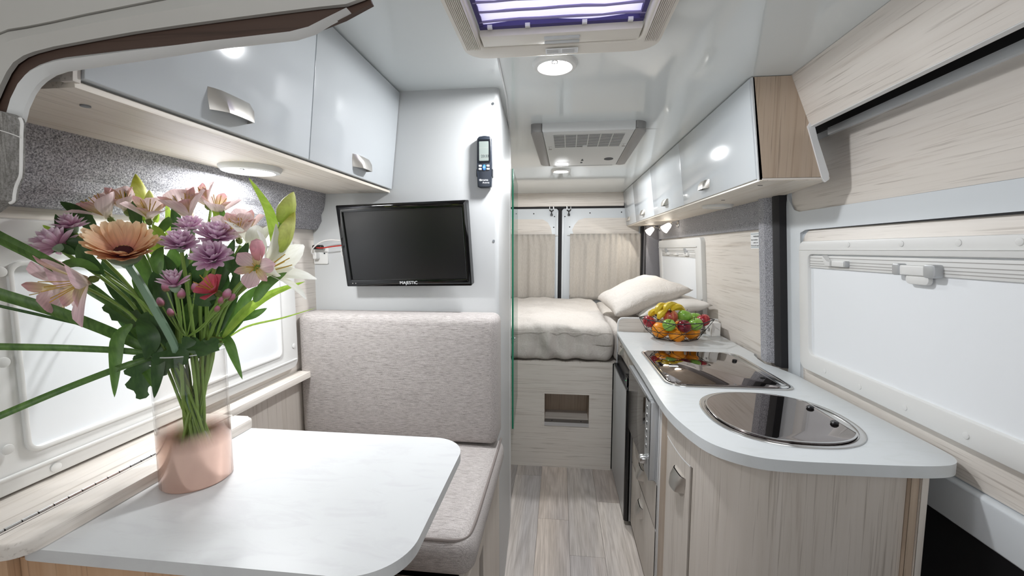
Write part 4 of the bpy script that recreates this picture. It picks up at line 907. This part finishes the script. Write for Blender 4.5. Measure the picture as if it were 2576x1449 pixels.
globe('apple', 'red apple at the right rim of the wire bowl', 'apple', fp(1769, 806, 2.52), .039, 'apple_red', G1, True, (0, -.4))
globe('apple', 'green apple at the back right of the bowl, only its top showing', 'apple', fp(1748, 800, 2.59), .037, 'apple_green', G1)
def banana(lab, pts, r):
    pts = [Vector(p) for p in pts]; path = smooth_path(pts, 6); N = len(path)
    t = thing('banana', lab, 'banana', pts[0], G3)
    rad = [r*(min(1, .34+1.9*(i/(N-1)))*min(1, .34+1.9*(1-i/(N-1)))) for i in range(N)]
    tube('peel', path, rad, 'banana_peel', t, 7); d = (path[0]-path[1]).normalized(); tube('tip', [path[0]+d*.009, path[0]-d*.004], [r*.22, r*.36], 'banana_tip', t, 8)
    e = (path[-1]-path[-2]).normalized(); tube('stalk', [path[-1]-e*.003, path[-1]+e*.02], [r*.36, r*.28], 'banana_peel', t, 7)
banana('banana at the top left of the fruit, its dark tip towards the left', [fp(1651, 791, 2.50), fp(1655, 778, 2.51), fp(1665, 769, 2.53), fp(1684, 767, 2.56)], .021)
banana('banana at the top middle of the fruit, between the other two', [fp(1673, 787, 2.49), fp(1676, 774, 2.50), fp(1689, 766, 2.53), fp(1708, 769, 2.57)], .020)
banana('banana at the top right of the fruit, above the blushed apple', [fp(1688, 782, 2.50), fp(1697, 774, 2.52), fp(1709, 773, 2.54), fp(1722, 782, 2.57)], .020)
banana('banana at the far left of the fruit, behind the red apple', [fp(1634, 797, 2.54), fp(1638, 789, 2.55), fp(1646, 784, 2.56), fp(1660, 778, 2.58)], .020)
banana('banana in front of the others, left of the blushed apple', [fp(1656, 803, 2.47), fp(1660, 794, 2.475), fp(1667, 787, 2.49), fp(1678, 778, 2.53)], .020)
# ================================================================== vase and flowers
VC = Vector((-.676, .690, 1.0)); VR = .057
vs = thing('vase', 'clear cylindrical glass vase with a copper tinted base holding the bouquet', 'vase', VC)
lathe('body', [(0, .0005), (VR-.003, .0005), (VR, .004), (VR, .245), (VR-.0012, .247), (VR-.0024, .245), (VR-.0024, .008), (0, .008)], VC, 'vase_glass', vs, 48)
tube('rim', [VC+Vector((VR*.98*math.cos(2*PI*i/40), VR*.98*math.sin(2*PI*i/40), .2462)) for i in range(41)], .0011, 'white_satin', vs, 6)  # opaque pale ring painted in as the highlight on the glass edge
def petal_mesh(name, L, W, prof, curl, cup, m, nv=4, tip=0):
    nu = len(prof)-1; V, Fc = [], []
    for i in range(nu+1):
        t = i/nu; wd = W*prof[i]
        for j in range(nv+1):
            s = j/nv*2-1
            V.append((L*t*(1-.12*curl*curl*t)-tip*L*abs(s)**2*(t > .95), s*wd/2, L*curl*t*t+cup*(s*s)*wd*(.3+.7*t)))
    for i in range(nu):
        for j in range(nv):
            a = i*(nv+1)+j; Fc.append((a, a+nv+1, a+nv+2, a+1))
    me = bpy.data.meshes.new(name); me.from_pydata(V, [], Fc); me.materials.append(MATS[m])
    for p in me.polygons: p.use_smooth = True
    me.update(); return me
strap = [.45, .62, .8, .93, 1, .97, .8, .35]; lance = [.25, .5, .78, .96, 1, .9, .66, .08]; spoon = [.3, .42, .6, .8, .96, 1, .82, .1]; oval = [.25, .62, .9, 1, .98, .85, .6, .12]
PM = {'gerb': petal_mesh('gerbera_petal', .055, .0165, strap, .10, .14, 'gerbera_petal'), 'gerb2': petal_mesh('gerbera_petal', .036, .012, strap, .25, .14, 'gerbera_inner'),
 'mum': petal_mesh('mum_petal', .027, .0098, strap, .18, .30, 'mum_petal'), 'mum2': petal_mesh('mum_petal', .018, .0075, strap, .45, .35, 'mum_petal'), 'mumd': petal_mesh('mum_petal', .028, .0092, lance, .12, .3, 'mum_deep'),
 'al': petal_mesh('alstro_petal', .042, .030, spoon, -.12, .18, 'alstro_petal', 6), 'al2': petal_mesh('alstro_petal', .040, .016, spoon, -.15, .2, 'alstro_inner', 4),
 'alp': petal_mesh('alstro_petal', .042, .030, spoon, -.10, .2, 'alstro_pale', 6), 'alr': petal_mesh('alstro_petal', .028, .022, spoon, -.1, .2, 'alstro_red', 6),
 'lily': petal_mesh('lily_petal', .088, .038, oval, -.38, .16, 'lily_petal', 6), 'lily2': petal_mesh('lily_petal', .086, .028, oval, -.40, .16, 'lily_petal', 6)}
def frame(axis, spin=0):
    return Vector(axis).normalized().to_track_quat('Z', 'Y').to_matrix() @ Matrix.Rotation(spin, 3, 'Z')
def petal(root, key, base, R, az, el, sc=1, name='petal'):
    o = bpy.data.objects.new(name, PM[key]); COL.objects.link(o); o.parent = root
    M = R @ Matrix.Rotation(az, 3, 'Z') @ Matrix.Rotation(-el, 3, 'Y') @ Matrix.Scale(sc, 3)
    o.matrix_local = Matrix.Translation(Vector(base)-WL[root.name]) @ M.to_4x4(); return o
rf = random.Random(11)
def stem_pts(top, mids=(), k=None):
    top = Vector(top); d = Vector((top.x-VC.x, top.y-VC.y, 0)); l = d.length or 1; d = d/l
    q = d*min(.030, .012+l*.14)+Vector((rf.uniform(-.012, .012), rf.uniform(-.012, .012), 0))
    neck = VC+q+Vector((0, 0, .225)); bot = VC-d*rf.uniform(.014, .034)+Vector((rf.uniform(-.015, .015), rf.uniform(-.015, .015), .014))
    mid = neck.lerp(top, .5)+Vector((0, 0, .018))-d*.012
    return [bot, bot.lerp(neck, .5)+Vector((rf.uniform(-.006, .006), rf.uniform(-.006, .006), 0)), neck]+([Vector(m) for m in mids] or [mid])+[top]
def flower(name, lab, cat, top, grp, m='stem_green', r=.0033, mids=()):
    pts = stem_pts(top, mids); t = thing(name, lab, cat, pts[0], grp); tube('stem', pts, r, m, t, 8, 5); return t
def ribbon(name, pts, width, m, parent, prof=None, fold=.25, face=None, sub=5):
    pts = smooth_path(pts, sub); N = len(pts); V, Fc = [], []
    for i, p in enumerate(pts):
        t = i/(N-1); T = (pts[min(i+1, N-1)]-pts[max(i-1, 0)]).normalized()
        view = (EYEP-p).normalized() if face is None else Vector(face).normalized()
        S = T.cross(view).normalized(); Nn = S.cross(T).normalized()
        wd = width*((t+.03)**.85*(1-t+.002)**1.05/.27 if prof is None else prof(t))
        V += [p-S*wd/2+Nn*fold*wd*.5, p-S*wd/4+Nn*fold*wd*.2, p, p+S*wd/4+Nn*fold*wd*.2, p+S*wd/2+Nn*fold*wd*.5]
    for i in range(N-1):
        for j in range(4): a = i*5+j; Fc.append((a, a+1, a+6, a+5))
    return obj(name, V, Fc, m, parent, True)
def leaf(parent, pxs, width, m='leaf_dark', fold=.25, name='leaf', prof=None): return ribbon(name, [P(a, b, y=c) for a, b, c in pxs], width*(.68 if prof is None else 1), m, parent, prof, fold)
# gerbera
gt = P(314, 645, y=.625); ax = Vector((.44, -.48, .76)).normalized()
t = flower('gerbera', 'large peach gerbera with a thick teal stem at the front of the bouquet', 'flower', gt-ax*.012, None, 'stem_teal', .0062, [P(440, 872, y=.640), P(385, 770, y=.618), P(345, 700, y=.622)])
R = frame(ax)
for ring_, n, el, sc, key in ((0, 21, .55, 1.12, 'gerb'), (1, 21, .68, 1.06, 'gerb'), (2, 18, .55, .42, 'gerb2')):
    for i in range(n): petal(t, key, gt+ax*.002*ring_, R, 2*PI*(i+.5*(ring_ % 2))/n+rf.uniform(-.03, .03), el+rf.uniform(-.06, .06), sc*rf.uniform(.94, 1.05))
lathe('eye', [(0, .008), (.007, .0075), (.012, .005), (.014, 0), (.008, -.004), (0, -.004)], gt+ax*.009, 'gerbera_eye', t, 18, R)
lathe('calyx', [(.006, -.022), (.010, -.014), (.020, -.004), (.024, .003), (.015, .002), (0, -.002)], gt, 'calyx', t, 18, R)
# chrysanthemums
def mum(lab, px, py, y, axis, sc=1.0, key='mum', rings=((16, .10, 1.0), (14, .40, .98), (12, .72, .9), (9, 1.05, .8)), inner=True):
    sc *= 1.14; c = P(px, py, y=y); a = Vector(axis).normalized(); t = flower('chrysanthemum', lab, 'flower', c-a*.008*sc, 'lilac chrysanthemums in the bouquet', 'stem_green', .0030); R = frame(a, rf.uniform(0, 6))
    for k, (n, el, s) in enumerate(rings):
        for i in range(n): petal(t, key, c+a*.0015*k, R, 2*PI*(i+.5*(k % 2))/n+rf.uniform(-.08, .08), el+rf.uniform(-.12, .12), sc*s*rf.uniform(.9, 1.06))
    sc *= 1.12
    if inner:
        for i in range(8): petal(t, 'mum2', c+a*.005, R, 2*PI*i/8, 1.15+rf.uniform(-.1, .1), sc*rf.uniform(.8, 1))
    lathe('calyx', [(.002, -.010), (.006, -.006), (.009, .001), (0, .002)], c, 'calyx', t, 12, R); return t
mum('lilac chrysanthemum right of the peach gerbera', 455, 622, .66, (.25, -.35, .9), 1.02)
mum('lilac chrysanthemum at the front, lowest of the full blooms', 538, 655, .66, (.25, -.55, .7), 1.12)
mum('lilac chrysanthemum behind the lowest full bloom', 545, 603, .70, (.35, -.30, .85), 1.15)
mum('lilac chrysanthemum in the middle, below the pale pink bloom', 482, 578, .73, (.0, -.3, .95), .95)
mum('mauve chrysanthemum at the far left of the bouquet', 148, 622, .615, (-.55, -.1, .62), 1.15, 'mumd')
mum('mauve chrysanthemum half hidden behind the left leaves', 182, 575, .64, (-.2, -.2, .9), .85, 'mumd')
mum('half open chrysanthemum below the lilac cluster', 440, 722, .63, (.1, -.25, .95), .98, 'mumd', ((6, .42, 1.0), (9, .9, .95), (6, 1.2, .9)), False)
# spray of small buds
bt = P(470, 850, y=.66); t = flower('chrysanthemum_spray', 'spray of small pink chrysanthemum buds on thin stems', 'flower', bt, None, 'stem_green', .0025)
budp = [(0, 0), (.0045, .001), (.0072, .005), (.0075, .009), (.0058, .014), (.0025, .017), (0, .0175)]
for px, py, y, s in ((457, 752, .64, 1.15), (490, 735, .65, 1.05), (420, 735, .65, 1.1), (409, 772, .645, 1.05), (433, 797, .65, .95), (452, 805, .66, .8), (543, 785, .66, .8), (578, 758, .67, 1.0), (566, 752, .66, 1.2), (553, 765, .66, .9)):
    c = P(px, py, y=y); d = (c-bt).normalized(); d = (d+Vector((0, 0, .8))).normalized(); R = frame(d)
    b = lathe('bud', [(r*s*.72, z*s*.95) for r, z in budp], c, 'small_bud', t, 12, R)
    tube('stalk', [bt+(c-bt)*.05, bt.lerp(c, .5)+Vector((0, 0, -.006)), c], .0012, 'stem_green', b, 6, 4)
# alstroemerias
def alstro(lab, px, py, y, axis, sc=1, key='alp', el=.75, spin=0, m='stem_green', leaves=()):
    sc *= 1.28; c = P(px, py, y=y); a = Vector(axis).normalized(); t = flower('alstroemeria', lab, 'flower', c-a*.012*sc, 'pink alstroemerias in the bouquet', m, .0024); R = frame(a, spin)
    for i in range(3): petal(t, key, c, R, 2*PI*i/3, el+rf.uniform(-.1, .1), sc*rf.uniform(.95, 1.05))
    for i in range(3): petal(t, 'al2' if key != 'alr' else 'alr', c+a*.002, R, 2*PI*(i+.5)/3, el+.15+rf.uniform(-.1, .1), sc*rf.uniform(.9, 1.0))
    lathe('ovary', [(.001, -.013), (.005, -.009), (.006, -.003), (.003, .002), (0, .002)], c, 'stem_olive', t, 10, R)
    V, Fc = [], []
    for i in range(5):
        q = c+R @ Vector((.010*math.cos(i*1.3)*sc, .010*math.sin(i*1.3)*sc, .030*sc)); tube_geo([c, c.lerp(q, .5)+a*.003, q], .0007, 5, V, Fc)
    obj('stamens', V, Fc, 'stamen', t, True)
    for l in leaves: leaf(t, *l)
    return t
alstro('pale pink alstroemeria behind the gerbera, at the upper left', 275, 548, .70, (-.25, -.45, .75), 1.12, 'alp', .85, .4, leaves=(([(240, 590, .68), (205, 540, .67), (150, 507, .66)], .030, 'leaf_dark'), ([(230, 570, .70), (215, 530, .71), (205, 490, .71)], .022, 'leaf_mid')))
alstro('white-pink alstroemeria beside the tall lily buds', 375, 552, .72, (.3, -.3, .85), .95, 'alp', .8, 1.2, leaves=(([(350, 590, .72), (335, 520, .73), (313, 470, .74)], .026, 'leaf_dark'), ([(395, 590, .70), (420, 560, .70), (425, 545, .70)], .020, 'leaf_mid')))
alstro('pale pink alstroemeria at the top centre of the bouquet', 478, 552, .76, (.05, -.45, .85), 1.25, 'alp', .95, .3, leaves=(([(440, 600, .74), (442, 540, .75), (441, 490, .76)], .022, 'leaf_dark'), ([(420, 600, .74), (425, 550, .75), (418, 510, .76)], .016, 'leaf_light')))
alstro('white-pink alstroemeria right of the top centre bloom', 545, 540, .80, (.35, -.2, .85), 1.0, 'alp', .9, 2.0, leaves=(([(555, 590, .78), (548, 540, .79), (535, 515, .80)], .022, 'leaf_light'), ([(565, 590, .78), (562, 550, .79), (556, 520, .80)], .018, 'leaf_mid')))
alstro('large dusky pink alstroemeria hanging at the left front', 225, 705, .585, (-.35, -.75, -.25), 1.35, 'al', .55, .55, leaves=(([(260, 690, .62), (215, 650, .62), (200, 610, .62)], .030, 'leaf_dark'), ([(250, 680, .60), (190, 660, .60), (110, 690, .60)], .020, 'leaf_mid')))
alstro('dusky pink alstroemeria pointing down at the far left', 165, 722, .60, (-.75, -.35, -.35), 1.05, 'al', .5, 1.5)
alstro('pink alstroemeria over the white lily at the right', 645, 672, .66, (.35, -.75, -.05), .70, 'al', .55, .2, leaves=(([(640, 760, .68), (670, 715, .69), (722, 685, .70)], .026, 'leaf_mid'), ([(590, 700, .68), (605, 650, .68), (625, 610, .68)], .026, 'leaf_dark')))
alstro('white-pink alstroemeria left of the white lily', 600, 600, .74, (.2, -.5, .8), 1.0, 'alp', .9, 1.1, leaves=(([(590, 690, .70), (575, 650, .71), (590, 600, .72)], .024, 'leaf_dark'),))
alstro('pale pink alstroemeria just above the gerbera, left of the tall lily buds', 318, 530, .73, (.1, -.5, .8), .95, 'alp', .95, 1.7)
alstro('white-pink alstroemeria at the top between the lilac blooms and the lily', 520, 515, .80, (-.1, -.5, .8), .9, 'alp', 1.0, .9)
alstro('pale pink alstroemeria behind the white lily petals', 625, 585, .77, (.2, -.4, .9), .9, 'alp', 1.0, .2)
alstro('small rose red alstroemeria among the buds', 545, 735, .66, (-.1, -.6, .5), .95, 'alr', .7, .9)
t = flower('alstroemeria', 'closed pink alstroemeria bud in front of the white lily', 'flower', P(650, 668, y=.655), 'pink alstroemerias in the bouquet')
lathe('bud', [(0, 0), (.005, .002), (.010, .012), (.0115, .022), (.008, .033), (0, .037)], P(650, 656, y=.65), 'alstro_budm', t, 14, frame((.05, -.1, 1)))
# lily and lily buds
def lily(lab, px, py, y, axis, sc, el, spin, keys=('lily', 'lily2'), parent=None):
    c = P(px, py, y=y); a = Vector(axis).normalized(); t = parent or flower('lily', lab, 'flower', c-a*.005, None, 'stem_green', .0038); R = frame(a, spin)
    for i in range(3): petal(t, keys[0], c+a*.002, R, 2*PI*i/3, el+rf.uniform(-.08, .08), sc*rf.uniform(.95, 1.05)); petal(t, keys[1], c, R, 2*PI*(i+.5)/3, el+.05, sc)
    V, Fc = [], []
    for i in range(6): tube_geo([c, c+R @ Vector((.012*math.cos(i), .012*math.sin(i), .055*sc))], .0009, 5, V, Fc)
    obj('stamens', V, Fc, 'stamen', t, True); return t
lt_ = lily('open white lily at the right of the bouquet', 652, 690, .70, (.86, .10, .42), 1.05, 1.08, .35)
for px, py, y, ax_, s in ((640, 635, .72, (.1, -.1, 1), 1.0),):
    for i in range(3): petal(lt_, 'lily', P(px, py, y=y), frame(ax_, .5), 2*PI*i/3, 1.2, .8)
budL = [(0, 0), (.004, .001), (.0085, .010), (.0122, .026), (.0122, .036), (.0095, .052), (.0050, .066), (.0015, .074), (0, .076)]
def budstem(lab, tops, base_px):
    b = P(*base_px[:2], y=base_px[2]); t = flower('lily_bud_stem', lab, 'flower', b, 'lily bud stems in the bouquet', 'stem_green', .0032)
    for (px, py, y, tx, ty, ty_, s) in tops:
        c = P(px, py, y=y); e = P(tx, ty, y=ty_); a = (e-c).normalized(); L = (e-c).length; k = L/.076
        q = lathe('bud', [(r*s*1.15, z*k) for r, z in budL], c, 'lily_bud', t, 14, frame(a)); tube('stalk', [b, b.lerp(c, .6)+a*-.004, c], .0022, 'stem_green', q, 7, 4)
    return t
budstem('pair of green-yellow lily buds at the upper right of the bouquet', ((706, 562, .74, 739, 482, .75, 1.1), (692, 645, .73, 742, 532, .74, 1.05)), (660, 690, .70))
lb = budstem('pair of tall yellow-green lily buds behind the gerbera', ((362, 555, .76, 341, 437, .77, 1.15), (385, 560, .75, 375, 478, .75, .95)), (385, 640, .72))
leaf(lb, [(395, 560, .75), (385, 520, .75), (372, 482, .75)], .020, 'leaf_light'); leaf(lb, [(352, 590, .74), (350, 530, .74), (345, 495, .74)], .012, 'leaf_dark')
# foliage
def foliage(name, lab, pxs, width, m, prof=None, fold=.3, grp='long grass blades in the bouquet', r=.0022):
    pts = [P(a, b, y=c) for a, b, c in pxs]; t = flower(name, lab, 'foliage', pts[0], grp, 'stem_olive', r)
    ribbon('blade', pts, width, m, t, prof, fold); return t
bl_ = lambda t: min(1, .45+t*2.2)*min(1, (1-t)*4+.35)
foliage('grass_blade', 'wide dark green blade crossing the window to the left edge', [(400, 900, .66), (310, 850, .64), (160, 790, .58), (0, 740, .54), (-60, 720, .525)], .017, 'blade_green', bl_)
foliage('grass_blade', 'horizontal dark green blade reaching the left edge', [(420, 900, .66), (330, 884, .63), (180, 876, .58), (0, 872, .54), (-60, 872, .525)], .0105, 'blade_green', bl_)
foliage('grass_blade', 'green blade sloping down to the left edge in front of the window', [(425, 890, .66), (330, 915, .62), (170, 975, .585), (0, 1046, .535), (-60, 1072, .52)], .0105, 'blade_green', bl_)
foliage('grass_blade', 'folded green blade rising to the upper left past the mauve bloom', [(330, 800, .655), (240, 735, .63), (130, 665, .58), (0, 598, .545), (-50, 570, .53)], .017, 'blade_green', bl_, .5)
foliage('grass_blade', 'very thin dark blade running to the left edge', [(420, 890, .67), (300, 840, .65), (160, 806, .59), (0, 770, .54), (-50, 760, .527)], .0045, 'leaf_dark', bl_)
foliage('grass_blade', 'bright lime blade arching to the right over the window', [(560, 850, .69), (610, 790, .70), (680, 740, .72), (768, 708, .75)], .0155, 'leaf_light', None, .5)
foliage('grass_blade', 'hair thin pale blade reaching right towards the back cushion', [(560, 860, .69), (620, 822, .71), (710, 800, .74), (796, 774, .77)], .0035, 'leaf_light', None, .3)
foliage('grass_blade', 'slender lime leaf curving upward beside the lily buds', [(690, 640, .72), (690, 585, .73), (672, 520, .74), (625, 446, .76)], .017, 'leaf_light', None, .2)
def leafy(lab, top, items, m='stem_green'):
    t = flower('leafy_stem', lab, 'foliage', P(*top[:2], y=top[2]), 'leafy stems filling the bouquet', m, .0024)
    for it in items: leaf(t, *it)
    return t
leafy('leafy stem with long drooping leaves on the left of the vase', (345, 830, .64), (([(332, 815, .635), (298, 850, .62), (290, 920, .61), (288, 1000, .605)], .026, 'leaf_mid'), ([(352, 800, .64), (372, 840, .63), (378, 870, .63), (366, 905, .63)], .040, 'leaf_dark'), ([(392, 860, .64), (398, 900, .635), (395, 950, .63), (388, 1002, .63)], .026, 'leaf_dark'), ([(355, 930, .64), (372, 935, .635), (384, 975, .63)], .022, 'leaf_mid')))
leafy('leafy stem with a narrow drooping leaf right of the vase', (556, 835, .70), (([(556, 836, .70), (575, 860, .69), (590, 900, .685), (610, 955, .68)], .022, 'leaf_mid'), ([(560, 838, .70), (600, 800, .71), (640, 790, .72), (672, 775, .73)], .026, 'leaf_mid'), ([(560, 850, .70), (595, 800, .70), (620, 750, .71), (648, 720, .71)], .030, 'leaf_mid'), ([(545, 840, .69), (570, 780, .70), (590, 720, .70), (600, 660, .70)], .030, 'leaf_dark')))
leafy('leafy stem with broad dark leaves behind the gerbera stem', (400, 760, .68), (([(430, 860, .67), (415, 780, .67), (405, 710, .67), (412, 650, .67)], .036, 'leaf_dark'), ([(420, 830, .69), (350, 770, .69), (300, 740, .68), (265, 700, .68)], .036, 'leaf_dark'), ([(440, 880, .66), (400, 820, .65), (385, 780, .65)], .034, 'leaf_dark'), ([(470, 880, .70), (480, 800, .71), (500, 740, .72), (520, 690, .72)], .040, 'leaf_dark'), ([(460, 870, .72), (440, 780, .73), (450, 700, .74), (470, 650, .74)], .045, 'leaf_dark'), ([(500, 880, .72), (540, 800, .73), (560, 730, .73), (570, 680, .73)], .042, 'leaf_dark')))
leafy('leafy stem with pointed leaves at the upper left edge of the bouquet', (200, 640, .64), (([(200, 640, .63), (170, 600, .63), (139, 538, .63)], .030, 'leaf_dark'), ([(190, 640, .62), (150, 622, .615), (108, 640, .61)], .020, 'leaf_dark'), ([(250, 640, .64), (200, 612, .63), (160, 605, .62)], .024, 'leaf_dark'), ([(150, 590, .63), (130, 580, .63), (107, 566, .63)], .012, 'leaf_light'), ([(380, 640, .66), (400, 600, .67), (385, 565, .68)], .030, 'leaf_light'), ([(400, 690, .66), (395, 650, .66), (410, 620, .66)], .026, 'leaf_mid')))
rl_ = random.Random(5)
for lab, x0, x1, y in (('dense dark leaves filling the left middle of the bouquet', 255, 420, .69), ('dense dark leaves filling the centre of the bouquet', 390, 520, .72), ('dense leaves filling the right middle of the bouquet', 470, 620, .735)):
    its = []
    for i in range(17):
        tx, ty = rl_.uniform(x0, x1), rl_.uniform(610, 800); bx, by = 445+(tx-445)*.35+rl_.uniform(-25, 25), min(900, ty+rl_.uniform(90, 150)); yy = y+rl_.uniform(-.02, .02)
        its.append(([(bx, by, yy), ((bx+tx)/2+rl_.uniform(-22, 22), (by+ty)/2, yy), (tx, ty, yy+.01)], rl_.uniform(.028, .044), 'leaf_dark' if rl_.random() < .8 else 'leaf_mid'))
    leafy(lab, ((x0+x1)/2, 760, y), its)
# lobed chrysanthemum leaves
def lobed(t): return (.35+.65*abs(math.sin(t*PI*3.6)))*math.sin(PI*min(1, t*.9+.08))**.6
leafy('lobed chrysanthemum leaves hanging over the vase rim', (400, 890, .655), ())
lr = bpy.data.objects[[o.name for o in COL.objects if o.name.startswith('leafy_stem')][-1]]
for pxs, wd in (([(372, 890, .64), (355, 925, .632), (352, 960, .63), (360, 1003, .63)], .044), ([(495, 860, .655), (460, 880, .645), (420, 905, .64), (400, 945, .635)], .05), ([(505, 770, .66), (512, 740, .66), (508, 710, .66)], .04), ([(470, 860, .655), (520, 875, .65), (545, 850, .65)], .035), ([(390, 800, .66), (330, 800, .655), (260, 770, .65)], .034)):
    leaf(lr, pxs, wd, 'leaf_dark', .2, 'lobed_leaf', lobed)
